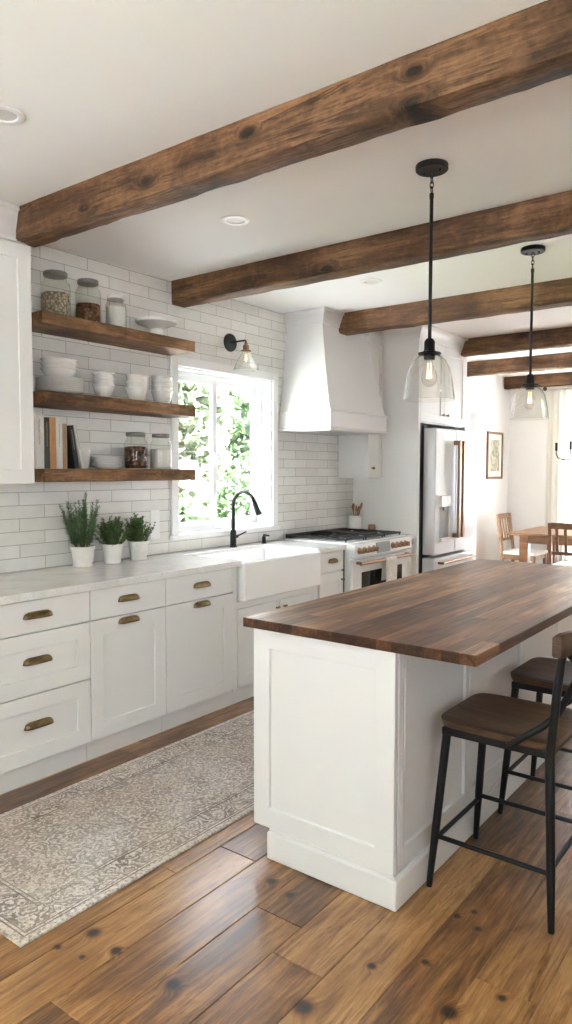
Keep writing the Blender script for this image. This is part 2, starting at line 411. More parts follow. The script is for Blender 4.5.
def walnut():
    m, nt, b = mat_new('walnut_block'); tc = N(nt, 'ShaderNodeTexCoord')
    mp = N(nt, 'ShaderNodeMapping'); mp.inputs['Rotation'].default_value = (0,0,PI/2); L(nt, tc.outputs['Object'], mp.inputs[0])
    br = N(nt, 'ShaderNodeTexBrick'); L(nt, mp.outputs[0], br.inputs['Vector']); br.offset = .37; br.offset_frequency = 2
    for k, v in (('Scale',1.0),('Brick Width',.95),('Row Height',.058),('Mortar Size',.0006),('Mortar Smooth',.1),('Bias',0)): br.inputs[k].default_value = v
    br.inputs['Color1'].default_value = (0,0,0,1); br.inputs['Color2'].default_value = (1,1,1,1); br.inputs['Mortar'].default_value = (.2,.2,.2,1)
    s = N(nt, 'ShaderNodeSeparateColor'); L(nt, br.outputs['Color'], s.inputs[0])
    off = N(nt, 'ShaderNodeVectorMath', operation='SCALE'); L(nt, br.outputs['Color'], off.inputs[0]); off.inputs['Scale'].default_value = 19
    va = N(nt, 'ShaderNodeVectorMath', operation='ADD'); L(nt, tc.outputs['Object'], va.inputs[0]); L(nt, off.outputs[0], va.inputs[1])
    m2 = N(nt, 'ShaderNodeMapping'); m2.inputs['Scale'].default_value = (26, 1.6, 26); L(nt, va.outputs[0], m2.inputs[0])
    n1 = noise_n(nt, m2.outputs[0], 1.2, 8, .62, 1.4); n2 = noise_n(nt, tc.outputs['Object'], 3.2, 3, .5)
    f = mth(nt, 'ADD', mth(nt, 'MULTIPLY', n1.outputs['Fac'], .8), mth(nt, 'MULTIPLY', s.outputs[0], .26))
    f = mth(nt, 'ADD', f, mth(nt, 'MULTIPLY', mth(nt, 'SUBTRACT', n2.outputs['Fac'], .5), .2))
    r = ramp(nt, [(.36, (.050,.019,.009,1)), (.48, (.13,.055,.025,1)), (.60, (.22,.105,.050,1)), (.76, (.44,.24,.12,1))]); L(nt, f, r.inputs[0])
    ge = N(nt, 'ShaderNodeSeparateXYZ'); L(nt, tc.outputs['Normal'], ge.inputs[0])
    side = mth(nt, 'MAXIMUM', mth(nt, 'ABSOLUTE', ge.outputs[1]), mth(nt, 'MULTIPLY', mth(nt, 'ABSOLUTE', ge.outputs[0]), .5))
    col = mixc(nt, 'MULTIPLY', side, r.outputs[0], (.30,.25,.22,1))      # oiled end grain is darker
    L(nt, col, b.inputs['Base Color']); b.inputs['Roughness'].default_value = .36; b.inputs['Specular IOR Level'].default_value = .28
    bump(nt, f, .12, .002, b)
    return m
M['walnut'] = walnut()

def rug_mat():
    """distressed oriental runner; object origin at the rug's centre, half size a x c"""
    a, c = RUG_HX, RUG_HY
    m, nt, b = mat_new('distressed_rug'); tc = N(nt, 'ShaderNodeTexCoord'); sp = N(nt, 'ShaderNodeSeparateXYZ'); L(nt, tc.outputs['Object'], sp.inputs[0])
    ex = mth(nt, 'SUBTRACT', a, mth(nt, 'ABSOLUTE', sp.outputs[0])); ey = mth(nt, 'SUBTRACT', c, mth(nt, 'ABSOLUTE', sp.outputs[1]))
    e = mth(nt, 'MINIMUM', ex, ey)
    def line(d, w):
        return mth(nt, 'LESS_THAN', mth(nt, 'ABSOLUTE', mth(nt, 'SUBTRACT', e, d)), w)
    lines = None
    for d, w in ((.030,.003),(.044,.002),(.150,.003),(.165,.002)):
        l = line(d, w); lines = l if lines is None else mth(nt, 'MAXIMUM', lines, l)
    # scrolling motifs: rings of a voronoi field, mirrored about the centre line
    cb = N(nt, 'ShaderNodeCombineXYZ'); L(nt, mth(nt, 'ABSOLUTE', sp.outputs[0]), cb.inputs[0]); L(nt, mth(nt, 'ABSOLUTE', mth(nt, 'SUBTRACT', mth(nt, 'FRACT', mth(nt, 'MULTIPLY', sp.outputs[1], 1.1)), .5)), cb.inputs[1])
    wn = noise_n(nt, cb.outputs[0], 9, 4, .6); va = N(nt, 'ShaderNodeVectorMath', operation='ADD'); sc = N(nt, 'ShaderNodeVectorMath', operation='SCALE')
    L(nt, wn.outputs['Color'], sc.inputs[0]); sc.inputs['Scale'].default_value = .11; L(nt, cb.outputs[0], va.inputs[0]); L(nt, sc.outputs[0], va.inputs[1])
    vo = N(nt, 'ShaderNodeTexVoronoi'); vo.inputs['Scale'].default_value = 13; L(nt, va.outputs[0], vo.inputs['Vector'])
    ring = mth(nt, 'SINE', mth(nt, 'MULTIPLY', vo.outputs['Distance'], 24))
    ring = mth(nt, 'MULTIPLY', mth(nt, 'ADD', ring, 1.0), .5)
    vo2 = N(nt, 'ShaderNodeTexVoronoi'); vo2.inputs['Scale'].default_value = 34; L(nt, va.outputs[0], vo2.inputs['Vector'])
    spk = mth(nt, 'LESS_THAN', vo2.outputs['Distance'], .30)
    motif = mth(nt, 'MAXIMUM', mth(nt, 'MULTIPLY', mth(nt, 'GREATER_THAN', ring, .66), .55), mth(nt, 'MULTIPLY', spk, .65))
    inborder = mth(nt, 'MULTIPLY', mth(nt, 'GREATER_THAN', e, .05), mth(nt, 'LESS_THAN', e, .147))
    dens = mth(nt, 'ADD', .62, mth(nt, 'MULTIPLY', inborder, .35))
    infield = mth(nt, 'GREATER_THAN', e, .04)
    pat = mth(nt, 'MAXIMUM', mth(nt, 'MULTIPLY', mth(nt, 'MULTIPLY', motif, dens), infield), mth(nt, 'MULTIPLY', lines, .8))
    # worn patches
    w1 = noise_n(nt, tc.outputs['Object'], 5, 6, .7); w2 = noise_n(nt, tc.outputs['Object'], 85, 5, .75)
    wear = mth(nt, 'MULTIPLY', ramp_f(nt, w1.outputs['Fac'], .35, .62), ramp_f(nt, w2.outputs['Fac'], .38, .55))
    pat = mth(nt, 'MULTIPLY', pat, mth(nt, 'ADD', .12, mth(nt, 'MULTIPLY', wear, 1.0)), clamp=True)
    r = ramp(nt, [(0, (.70,.66,.625,1)), (.30, (.38,.34,.315,1)), (.75, (.12,.10,.10,1))]); L(nt, pat, r.inputs[0])
    g = ramp(nt, [(.38, (.42,.39,.39,1)), (.5, (.88,.86,.86,1)), (.62, (1.1,1.09,1.09,1))]); L(nt, w2.outputs['Fac'], g.inputs[0])
    w3 = noise_n(nt, tc.outputs['Object'], 2.0, 3, .5); g2 = ramp(nt, [(.35, (.92,.86,.80,1)), (.65, (1.04,1.04,1.06,1))]); L(nt, w3.outputs['Fac'], g2.inputs[0])
    col = mixc(nt, 'MULTIPLY', 1.0, mixc(nt, 'MULTIPLY', 1.0, r.outputs[0], g.outputs[0]), g2.outputs[0])
    L(nt, col, b.inputs['Base Color']); b.inputs['Roughness'].default_value = .95; b.inputs['Specular IOR Level'].default_value = .1
    w4 = noise_n(nt, tc.outputs['Object'], 350, 2, .6); bump(nt, w4.outputs['Fac'], .7, .003, b)
    return m
def ramp_f(nt, s, a, b):
    n = N(nt, 'ShaderNodeMapRange'); n.inputs[1].default_value = a; n.inputs[2].default_value = b; L(nt, s, n.inputs[0]); n.clamp = True
    return n.outputs[0]

def leaf(name, c1, c2, trans=.3):
    m, nt, b = mat_new(name); oi = N(nt, 'ShaderNodeTexCoord'); n = noise_n(nt, oi.outputs['Object'], 9, 3)
    r = ramp(nt, [(.35, c1), (.65, c2)]); L(nt, n.outputs['Fac'], r.inputs[0]); L(nt, r.outputs[0], b.inputs['Base Color'])
    b.inputs['Roughness'].default_value = .55
    if trans:
        t = N(nt, 'ShaderNodeBsdfTranslucent'); L(nt, r.outputs[0], t.inputs[0]); mx = N(nt, 'ShaderNodeMixShader'); mx.inputs[0].default_value = trans
        o = nt.nodes['Material Output']; L(nt, b.outputs[0], mx.inputs[1]); L(nt, t.outputs[0], mx.inputs[2]); L(nt, mx.outputs[0], o.inputs[0])
    return m
M['rosemary'] = leaf('rosemary_leaf', (.04,.105,.035,1), (.13,.25,.09,1), .2)
M['thyme'] = leaf('thyme_leaf', (.035,.095,.025,1), (.12,.23,.06,1), .2)
M['gleaf'] = leaf('garden_leaf', (.026,.055,.020,1), (.085,.125,.055,1), .3)
M['gleaf2'] = leaf('garden_leaf_pale', (.08,.11,.06,1), (.20,.225,.15,1), .3)
M['flower'] = leaf('garden_blossom', (.36,.22,.21,1), (.48,.37,.34,1), .3)
M['lawn'] = simple('lawn_grass', (.30,.42,.16,1), .9, var=.3, nscale=6)
M['bark'] = simple('tree_bark', (.14,.10,.07,1), .9, var=.3, nscale=12, bstr=.8, bdist=.01, bscale=20)
M['bounce_ground'] = simple('pale_bounce_ground', (.70,.69,.66,1), .8, var=.06)  # pale tone chosen to bounce sunlight up to the ceiling

def sheer():
    m, nt, b = mat_new('sheer_curtain'); b.inputs['Base Color'].default_value = (.86,.84,.79,1); b.inputs['Roughness'].default_value = .9
    t = N(nt, 'ShaderNodeBsdfTranslucent'); t.inputs[0].default_value = (.86,.84,.79,1); mx = N(nt, 'ShaderNodeMixShader')
    v = coords(nt); n = noise_n(nt, v, 300, 2); L(nt, mth(nt, 'ADD', .55, mth(nt, 'MULTIPLY', n.outputs['Fac'], .2)), mx.inputs[0])
    o = nt.nodes['Material Output']; L(nt, b.outputs[0], mx.inputs[1]); L(nt, t.outputs[0], mx.inputs[2]); L(nt, mx.outputs[0], o.inputs[0])
    return m
M['sheer'] = sheer()

DK, MD, LT = (.028,.012,.0055,1), (.085,.041,.018,1), (.19,.103,.050,1)
M['beamwood'] = wood('rough_beam_wood', DK, MD, LT, axis=0, rough=.72, stretch=11, fine=1.0, rand_knots=True, bstr=.55, spec=.25, patch=.5, cracks=True)
M['beam1'] = wood('rough_beam_wood_knotted', DK, MD, LT, axis=0, rough=.72, stretch=11,
                  knots=[(1.291,2.615,.022),(.895,2.598,.013),(1.823,2.655,.019),(2.471,2.655,.018),(2.459,2.565,.022),(3.3,2.63,.02)], bstr=.55, spec=.25, patch=.5, cracks=True)
M['shelf'] = wood('shelf_wood', (.055,.023,.008,1), (.155,.074,.028,1), (.30,.165,.075,1), axis=1, rough=.6, stretch=10, rand_knots=True, bstr=.35, spec=.3, patch=.45, cracks=True)
M['seat'] = wood('stool_seat_wood', (.022,.010,.005,1), (.065,.031,.013,1), (.13,.062,.024,1), axis=0, rough=.5, stretch=14, fine=2, bstr=.12, spec=.5, patch=.4)
M['diningwood'] = wood('dining_oak', (.08,.035,.013,1), (.17,.08,.033,1), (.25,.135,.062,1), axis=0, rough=.4, stretch=10, fine=2, bstr=.08)
M['frame_wood'] = wood('picture_frame_wood', (.10,.05,.025,1), (.20,.115,.06,1), (.28,.17,.09,1), axis=2, rough=.5, fine=3, bstr=.05)

# ------------------------------------------------------------------ key sizes (metres; X out from the sink wall, Y along it)
H = 2.713; YC = 5.64; YF = 9.6; XR = 5.3; YB = -2.2
WY0, WY1, WZ0, WZ1 = 3.385, 4.41, 1.03, 2.165        # kitchen window opening

def wall_with_holes(axis, p0, p1, a0, a1, z0, z1, holes):
    """wall slab spanning a0..a1, z0..z1 with rectangular openings; p0..p1 is its thickness range"""
    bm = new_bm()
    av = sorted({a0, a1, *[h[0] for h in holes], *[h[1] for h in holes]}); zv = sorted({z0, z1, *[h[2] for h in holes], *[h[3] for h in holes]})
    for i in range(len(av)-1):
        for j in range(len(zv)-1):
            ca, cz = (av[i]+av[i+1])/2, (zv[j]+zv[j+1])/2
            if any(h[0] < ca < h[1] and h[2] < cz < h[3] for h in holes): continue
            if axis == 'X': box(bm, p0, p1, av[i], av[i+1], zv[j], zv[j+1])
            else: box(bm, av[i], av[i+1], p0, p1, zv[j], zv[j+1])
    bmesh.ops.remove_doubles(bm, verts=bm.verts, dist=1e-5)
    seen = {}
    for f in list(bm.faces):
        k = tuple(round(c, 4) for c in f.calc_center_median())
        seen.setdefault(k, []).append(f)
    dead = [f for fs in seen.values() if len(fs) > 1 for f in fs]
    bmesh.ops.delete(bm, geom=dead, context='FACES_ONLY')
    return bm

# ------------------------------------------------------------------ the room
W2 = (7.10, 8.47, .0, 2.19)       # glazed door in the dining wall
W3 = (.80, 2.55, .25, 2.42)       # dining window behind the curtain
W4 = (1.9, 3.1, .9, 2.25)         # large window behind the viewer
W5 = (7.4, 8.4, 1.0, 2.2)        # unseen window added in the right-hand wall to brighten the dining end
W6 = (-1.6, -.1, 1.0, 2.35)        # unseen side windows added behind the viewer to fill ceiling, floor and cabinet fronts
W7 = (-1.4, -.2, 1.0, 2.3)  # unseen window added to light the cabinet fronts and ceiling
struct('wall_left', wall_with_holes('X', -.16, 0, YB, YC, 0, H, [(WY0, WY1, WZ0, WZ1), W6]), M['tile'])
struct('wall_left', wall_with_holes('X', -.16, 0, YC, YF, 0, H, [W2]), M['paint'])
struct('wall_far', wall_with_holes('Y', YF, YF+.16, -.16, XR+.16, 0, H, [W3]), M['paint'])
struct('wall_right', wall_with_holes('X', XR, XR+.16, YB, YF, 0, H, [W5, W7]), M['paint'])
struct('wall_back', wall_with_holes('Y', YB-.16, YB, -.16, XR+.16, 0, H, [W4]), M['paint'])
struct('ceiling', bxm(-.16, XR+.16, YB-.16, YF+.16, H, H+.12), M['ceiling'])

def build_floor():
    bm = new_bm(); lay = bm.loops.layers.float_color.new('plank'); rng = random.Random(5)
    seams = [1.835 + .18*k for k in range(-12, 21)]
    seams[12], seams[13], seams[14], seams[15] = 1.835, 2.015, 2.20, 2.385
    fixed = {1.655: [.75, 2.006, 3.4], 1.835: [1.117, 2.9], 2.015: [.2, 1.795, 3.3], 2.20: [1.648, 3.2], 2.385: [.5, 2.62, 4.4], 2.555: [1.0, 3.1], 2.735: [.4, 1.922, 3.6], 2.915: [.8, 2.45, 4.2]}
    box(bm, -.0, XR, YB, YF, -.05, -.004)
    for i in range(len(seams)-1):
        x0, x1 = max(0, seams[i]), min(XR, seams[i+1])
        if x1 <= x0: continue
        key = min(fixed, key=lambda k: abs(k-seams[i])); js = None
        if abs(key-seams[i]) < .03: js = list(fixed[key])
        else:
            js = [YB + rng.uniform(.3, 1.6)]
        while js[0] > YB+1.7: js.insert(0, js[0]-rng.uniform(.9, 1.7))
        while js[-1] < YF-1.7: js.append(js[-1]+rng.uniform(.9, 1.9))
        ys = [YB]+[j for j in js if YB < j < YF]+[YF]
        for y0, y1 in zip(ys, ys[1:]):
            g, e, hh = .0009, .0028, .0012
            col = (rng.random(), rng.random(), rng.random(), 1)
            dz = rng.uniform(-.0004, .0004)
            o = [(x0+g,y0+g),(x1-g,y0+g),(x1-g,y1-g),(x0+g,y1-g)]; n = [(x0+g+e,y0+g+e),(x1-g-e,y0+g+e),(x1-g-e,y1-g-e),(x0+g+e,y1-g-e)]
            V0 = [bm.verts.new((*p, -.006)) for p in o]; V1 = [bm.verts.new((*p, dz-hh)) for p in o]; V2 = [bm.verts.new((*p, dz)) for p in n]
            fs = [bm.faces.new(V2)]
            for k in range(4):
                l = (k+1) % 4
                fs.append(bm.faces.new((V0[k],V0[l],V1[l],V1[k]))); fs.append(bm.faces.new((V1[k],V1[l],V2[l],V2[k])))
            for f in fs:
                for lp in f.loops: lp[lay] = col
    return bm
struct('floor', build_floor(), M['floor'])

# baseboards of the dining end and the far side
def baseboard(bm, x0, x1, y0, y1):
    box(bm, x0, x1, y0, y1, .0005, .13)
struct('baseboard_far', bxm(.016, XR, YF-.016, YF, .0005, .13), M['trim'], bevel=.004)
struct('baseboard_right', bxm(XR-.016, XR, YB, YF-.017, .0005, .13), M['trim'], bevel=.004)
bm = new_bm(); box(bm, 0, .016, 6.62, W2[0]-.09, .0005, .13); box(bm, 0, .016, W2[1]+.09, YF-.017, .0005, .13)
struct('baseboard_left', bm, M['trim'], bevel=.004)

# ---- kitchen window: slider with casing
def casing(bm, x1, y0, y1, z0, z1, w, t):
    box(bm, x1, x1+t, y0-w, y0, z0, z1+w); box(bm, x1, x1+t, y1, y1+w, z0, z1+w); box(bm, x1, x1+t, y0, y1, z1, z1+w)
w1 = bpy.data.objects.new('window_1', None); C.objects.link(w1); w1.location = (0, (WY0+WY1)/2, WZ0); w1['kind'] = 'structure'
bm = new_bm(); casing(bm, .001, WY0, WY1, WZ0-.02, WZ1, .062, .02)
obj('casing', bm, M['trim'], w1, bevel=.003)
bm = new_bm(); box(bm, -.158, .035, WY0-.075, WY1+.075, WZ0-.03, WZ0+.004); obj('sill', bm, M['trim'], w1, bevel=.004)
bm = new_bm()
j = .012; box(bm, -.158, .0, WY0, WY0+j, WZ0, WZ1); box(bm, -.158, 0, WY1-j, WY1, WZ0, WZ1); box(bm, -.158, 0, WY0+j, WY1-j, WZ1-j, WZ1)
obj('jamb', bm, M['vinyl'], w1)
def ring(bm, x0, x1, y0, y1, z0, z1, wy, wz0, wz1):
    box(bm, x0, x1, y0, y0+wy, z0, z1); box(bm, x0, x1, y1-wy, y1, z0, z1)
    box(bm, x0, x1, y0+wy, y1-wy, z0, z0+wz0); box(bm, x0, x1, y0+wy, y1-wy, z1-wz1, z1)
yA, yB, yM = WY0+j, WY1-j, 3.87
bm = new_bm(); ring(bm, -.155, -.085, yA, yB, WZ0, WZ1-j, .028, .03, .03); obj('outer_frame', bm, M['vinyl'], w1, bevel=.003)
s1 = obj('sash', (lambda b: (ring(b, -.118, -.09, yA+.02, yM+.005, WZ0+.028, WZ1-j-.028, .042, .045, .04), b)[1])(new_bm()), M['vinyl'], w1, bevel=.003)
s2 = obj('sash', (lambda b: (ring(b, -.150, -.122, yM-.005, yB-.02, WZ0+.028, WZ1-j-.028, .05, .05, .045), b)[1])(new_bm()), M['vinyl'], w1, bevel=.003)
obj('glass_pane', bxm(-.106, -.102, yA+.06, yM-.035, WZ0+.07, WZ1-j-.066), M['pane'], s1)
obj('glass_pane', bxm(-.138, -.134, yM+.04, yB-.068, WZ0+.075, WZ1-j-.07), M['pane'], s2)
obj('sash_lock', bxm(-.09, -.075, yM-.03, yM-.012, 1.52, 1.60), M['vinyl'], w1, bevel=.003)

# ---- glazed door of the dining end (bright, just past the fridge)
w2 = bpy.data.objects.new('door_1', None); C.objects.link(w2); w2.location = (0, (W2[0]+W2[1])/2, 0); w2['kind'] = 'structure'
bm = new_bm(); casing(bm, .001, W2[0], W2[1], .0005, W2[3], .085, .02); obj('casing', bm, M['trim'], w2, bevel=.003)
ymid = (W2[0]+W2[1])/2
for ya, yb in ((W2[0]+.01, ymid-.002), (ymid+.002, W2[1]-.01)):
    bm = new_bm(); ring(bm, -.10, -.06, ya, yb, .003, W2[3]-.012, .10, .22, .12)
    for k in (1, 2, 3, 4):
        z = .223+k*(W2[3]-.012-.12-.223)/5; box(bm, -.095, -.065, ya+.10, yb-.10, z-.01, z+.01)
    yy = (ya+yb)/2; box(bm, -.095, -.065, yy-.01, yy+.01, .223, W2[3]-.132)
    s = obj('door_leaf', bm, M['trim'], w2, bevel=.002)
    obj('glass_pane', bxm(-.082, -.078, ya+.101, yb-.101, .224, W2[3]-.133), M['pane'], s)
obj('handle', tube(new_bm(), [(-.06, ymid-.05, 1.0), (-.02, ymid-.05, 1.0), (-.02, ymid-.16, 1.0)], .008), M['black'], w2, smooth=True)
# ---- dining window
w3 = bpy.data.objects.new('window_2', None); C.objects.link(w3); w3.location = (1.7, YF, W3[2]); w3['kind'] = 'structure'
def win_y(parent, W, y_in, sgn, mull):
    bm = new_bm(); x0, x1, z0, z1 = W; w, t = .08, .02*-sgn
    yo = y_in - .001*sgn
    for b in ((x0-w, x0, z0-w, z1+w), (x1, x1+w, z0-w, z1+w), (x0, x1, z1, z1+w), (x0, x1, z0-w, z0)):
        box(bm, b[0], b[1], yo, yo+t, b[2], b[3])
    obj('casing', bm, M['trim'], parent, bevel=.003)
    ya, yb = sorted((y_in+.07*sgn, y_in+.12*sgn)); bm = new_bm()
    box(bm, x0, x0+.05, ya, yb, z0, z1); box(bm, x1-.05, x1, ya, yb, z0, z1); box(bm, x0+.05, x1-.05, ya, yb, z0, z0+.05); box(bm, x0+.05, x1-.05, ya, yb, z1-.05, z1)
    for k in range(1, mull):
        xm = x0+(x1-x0)*k/mull; box(bm, xm-.03, xm+.03, ya, yb, z0+.05, z1-.05)
    f = obj('window_frame', bm, M['vinyl'], parent, bevel=.003)
    yc = (ya+yb)/2; n = mull
    for k in range(n):
        a = x0+(x1-x0)*k/n+(.05 if k == 0 else .03); b = x0+(x1-x0)*(k+1)/n-(.05 if k == n-1 else .03)
        obj('glass_pane', bxm(a, b, yc-.002, yc+.002, z0+.05, z1-.05), M['pane'], f)
win_y(w3, W3, YF, 1, 2)
w4 = bpy.data.objects.new('window_3', None); C.objects.link(w4); w4.location = (2.2, YB, W4[2]); w4['kind'] = 'structure'
win_y(w4, W4, YB, -1, 3)

w5 = bpy.data.objects.new('fill_window_dining', None); C.objects.link(w5); w5.location = (XR, 7.8, W5[2]); w5['kind'] = 'structure'  # added opening for extra light on the dining end
bm = new_bm(); ring(bm, XR+.07, XR+.12, W5[0], W5[1], W5[2], W5[3], .05, .05, .05); box(bm, XR+.07, XR+.12, 7.77, 7.83, W5[2]+.05, W5[3]-.05)
for x_, W_, nm in ((-.10, W6, 'fill_window_left'), (XR+.07, W7, 'fill_window_right')):  # both openings added to let in fill light
    w_ = bpy.data.objects.new(nm, None); C.objects.link(w_); w_.location = (x_, (W_[0]+W_[1])/2, W_[2]); w_['kind'] = 'structure'
    b6 = new_bm(); ym_ = (W_[0]+W_[1])/2; ring(b6, x_, x_+.05, W_[0], W_[1], W_[2], W_[3], .05, .05, .05); box(b6, x_, x_+.05, ym_-.03, ym_+.03, W_[2]+.05, W_[3]-.05)
    f_ = obj('window_frame', b6, M['vinyl'], w_, bevel=.003)
    for a, b in ((W_[0]+.05, ym_-.03), (ym_+.03, W_[1]-.05)): obj('glass_pane', bxm(x_+.023, x_+.027, a, b, W_[2]+.05, W_[3]-.05), M['pane'], f_)
f5 = obj('window_frame', bm, M['vinyl'], w5, bevel=.003)
for a, b in ((W5[0]+.05, 7.77), (7.83, W5[1]-.05)): obj('glass_pane', bxm(XR+.093, XR+.097, a, b, W5[2]+.05, W5[3]-.05), M['pane'], f5)

# ------------------------------------------------------------------ ceiling beams
def beam_bm(x0, x1, y0, y1, z0, z1, chamfer_top=0.0, seed=0, cut=None):
    bm = new_bm(); n = 90; rng = random.Random(seed); r = .008
    prof = [(y0, z1), (y0, z0+r*2.2), (y0+r*.6, z0+r*.6), (y0+r*2, z0), (y1-r*2, z0), (y1-r*.5, z0+r*.5), (y1, z0+r*2), (y1, z1)]
    rings = []
    for i in range(n+1):
        x = x0+(x1-x0)*i/n; ringv = []
        for k, (y, z) in enumerate(prof):
            xx = x
            if i == 0 and cut:        # end cut back round the crown
                xx = x0 + cut*max(0, (z-(z0+.06))/(z1-z0-.06))
            nz = noise.noise(Vector((x*6+seed*9, k*3.1, 0)))*.0045 + noise.noise(Vector((x*22+seed*5, k*7.7, 3)))*.0022
            chip = 0
            if k in (1,2,3): chip = max(0, noise.noise(Vector((x*4.5+seed*3, 5.5, 1)))-.12)*.03
            dy = nz + (chip if k in (1,2) else 0); dz = nz + (chip if k in (2,3) else 0)
            if z == z1: dz = 0
            if z == z1: dy = nz*.7
            ringv.append(bm.verts.new((xx, y+(dy if k < 4 else -dy), z+dz if z != z1 else z)))
        rings.append(ringv)
    m = len(prof)
    for a, b in zip(rings, rings[1:]):
        for k in range(m-1): bm.faces.new((a[k], a[k+1], b[k+1], b[k]))
        bm.faces.new((a[m-1], a[0], b[0], b[m-1]))
    bm.faces.new(rings[0]); bm.faces.new(rings[-1][::-1])
    return bm
BZ = 2.557
beams = [(.350, 1.98, 2.105, 'closest to the viewer, starting above the upper cabinet', 'beam1', .055),
         (.004, 3.345, 3.475, 'second from the viewer, starting at the tiled wall above the sink window', 'beamwood', 0),
         (.342, 4.83, 4.955, 'third from the viewer, starting in front of the range hood', 'beamwood', .062),
         (.668, 6.455, 6.56, 'fourth from the viewer, starting at the crown above the fridge cabinet', 'beamwood', .07),
         (.004, 7.83, 7.95, 'fifth from the viewer, ending at the dining room wall', 'beamwood', 0),
         (.004, 9.38, 9.50, 'farthest from the viewer, close against the dining end wall', 'beamwood', 0)]
for i, (x0, y0, y1, where, mt, cut) in enumerate(beams):
    b_ = obj('ceiling_beam', beam_bm(x0, XR-.002, y0, y1, BZ, H-.0005, seed=i+1, cut=cut), M[mt], smooth=True)
    if i: recenter(b_, (x0, y0, BZ))
    tag(b_, f'rough dark wood ceiling beam {where}', 'beam', 'ceiling beams')

# ------------------------------------------------------------------ recessed lights
def recessed(loc, label):
    t = thing('recessed_light', label, 'ceiling light', loc, 'recessed ceiling lights')
    x, y, z = loc
    obj('trim_ring', lathe(new_bm(), [(.044,-.0005),(.047,-.006),(.058,-.008),(.070,-.005),(.073,-.0005)], loc, 40), M['trim'], t, smooth=True)
    obj('diffuser', lathe(new_bm(), [(0,-.003),(.034,-.003),(.0435,-.0015)], loc, 40), M['lightoff'], t, smooth=True)
recessed((1.150, 1.452, H), 'white recessed ceiling light on the viewer\'s side of the closest beam')
recessed((1.096, 2.736, H), 'white recessed ceiling light between the two closest wooden beams')
recessed((1.052, 4.136, H), 'white recessed ceiling light between the second and third beam, near the hood')

# ------------------------------------------------------------------ cabinetry helpers
def shaker(face, plane, a0, a1, z0, z1, t=.02, fr=.06, rec=.008, frz=None):
    """shaker door or drawer front. face '+X': plane is the back x, grows to +X. face '-Y': plane is the back y, grows to -Y"""
    bm = new_bm(); fz = fr if frz is None else frz
    def P(n, a, z): return (plane+n, a, z) if face == '+X' else ((plane-n, a, z) if face == '-X' else (a, plane-n, z))
    def quad(n, i): return [bm.verts.new(P(n, a, z)) for a, z in ((a0+i*1, z0), (a1-i*1, z0), (a1-i*1, z1), (a0+i*1, z1))]
    O0 = [bm.verts.new(P(0, a, z)) for a, z in ((a0,z0),(a1,z0),(a1,z1),(a0,z1))]
    O1 = [bm.verts.new(P(t, a, z)) for a, z in ((a0,z0),(a1,z0),(a1,z1),(a0,z1))]
    I1 = [bm.verts.new(P(t, a, z)) for a, z in ((a0+fr,z0+fz),(a1-fr,z0+fz),(a1-fr,z1-fz),(a0+fr,z1-fz))]
    I2 = [bm.verts.new(P(t-rec, a, z)) for a, z in ((a0+fr+.001,z0+fz+.001),(a1-fr-.001,z0+fz+.001),(a1-fr-.001,z1-fz-.001),(a0+fr+.001,z1-fz-.001))]
    bm.faces.new(O0[::-1])
    for A, B in ((O0,O1),(O1,I1),(I1,I2)):
        for k in range(4):
            l = (k+1) % 4; bm.faces.new((A[k],A[l],B[l],B[k]))
    bm.faces.new(I2)
    return bm

def cup_pull(x, y, z, w=.135):
    """brass cup pull on a +X face, centred at y, top edge z"""
    bm = new_bm(); n, m = 24, 8; h, d = .025, .023; grid = []
    for i in range(n+1):
        u = -1+2*i/n; k = max(.02, (1-min(1, abs(u))**5)**.5); row = []
        for q in range(m+1):
            a = PI/2*q/m
            row.append(bm.verts.new((x+.001+d*math.sin(a)*k, y+u*w/2, z - h + h*math.cos(a)*k + (0 if q < m else -.004))))
        grid.append(row)
    for a, b in zip(grid, grid[1:]):
        for q in range(m): bm.faces.new((a[q], a[q+1], b[q+1], b[q]))
    return bm
def pull(x, y, z, parent, w=.135):
    o = obj('cup_pull', cup_pull(x, y, z, w), M['brass'], parent, smooth=True); o['label'] = 'aged brass cup pull'
    m = o.modifiers.new('Solidify', 'SOLIDIFY'); m.thickness = .0018; m.offset = 1
    return o
def knob(x, y, z, parent, mat='brass', r=.013):
    o = obj('knob', lathe(new_bm(), [(0,0),(.007,0),(.005,.012),(r,.018),(r*.9,.026),(0,.028)], (x, y, z), 20, 'X'), M[mat], parent, smooth=True)
    o['label'] = 'small round bronze knob'; return o

ZT = .104; TOP = .876; XFACE = .59
def base_body(parent, y0, y1, z1=TOP):
    bm = new_bm(); box(bm, .004, XFACE, y0, y1, ZT, z1); obj('carcass', bm, M['cab'], parent)
    obj('toe_kick', bxm(.004, .567, y0, y1, .001, ZT-.0005), M['cab'], parent)
g = .0016
# drawer bank at the left edge of the view
c = thing('base_cabinet', 'white three-drawer base cabinet with brass pulls at the left edge of the room', 'cabinet', (.3, 1.75, 0), 'base cabinets along the sink wall')
base_body(c, 1.30, 2.197)
for z0, z1, fr, pz in ((.722, .872, .0, .818), (.434, .718, .074, .604), (.112, .430, .074, .304)):
    if fr: bm = shaker('+X', XFACE, 1.30+g, 2.197-g, z0+g, z1-g, .02, fr, .008)
    else: bm = bxm(XFACE, XFACE+.02, 1.30+g, 2.197-g, z0+g, z1-g)
    d = obj('drawer', bm, M['cab'], c, bevel=.0016)
    pull(XFACE+(.02 if not fr else .012), 1.905, pz, d, .15)
c0 = thing('base_cabinet', 'white base cabinet with one drawer over a door, left of the three-drawer cabinet', 'cabinet', (.3, .9, 0), 'base cabinets along the sink wall')
base_body(c0, .55, 1.297)
d = obj('drawer', bxm(XFACE, XFACE+.02, .55+g, 1.297-g, .722+g, .872-g), M['cab'], c0, bevel=.0016); pull(XFACE+.02, .92, .818, d)
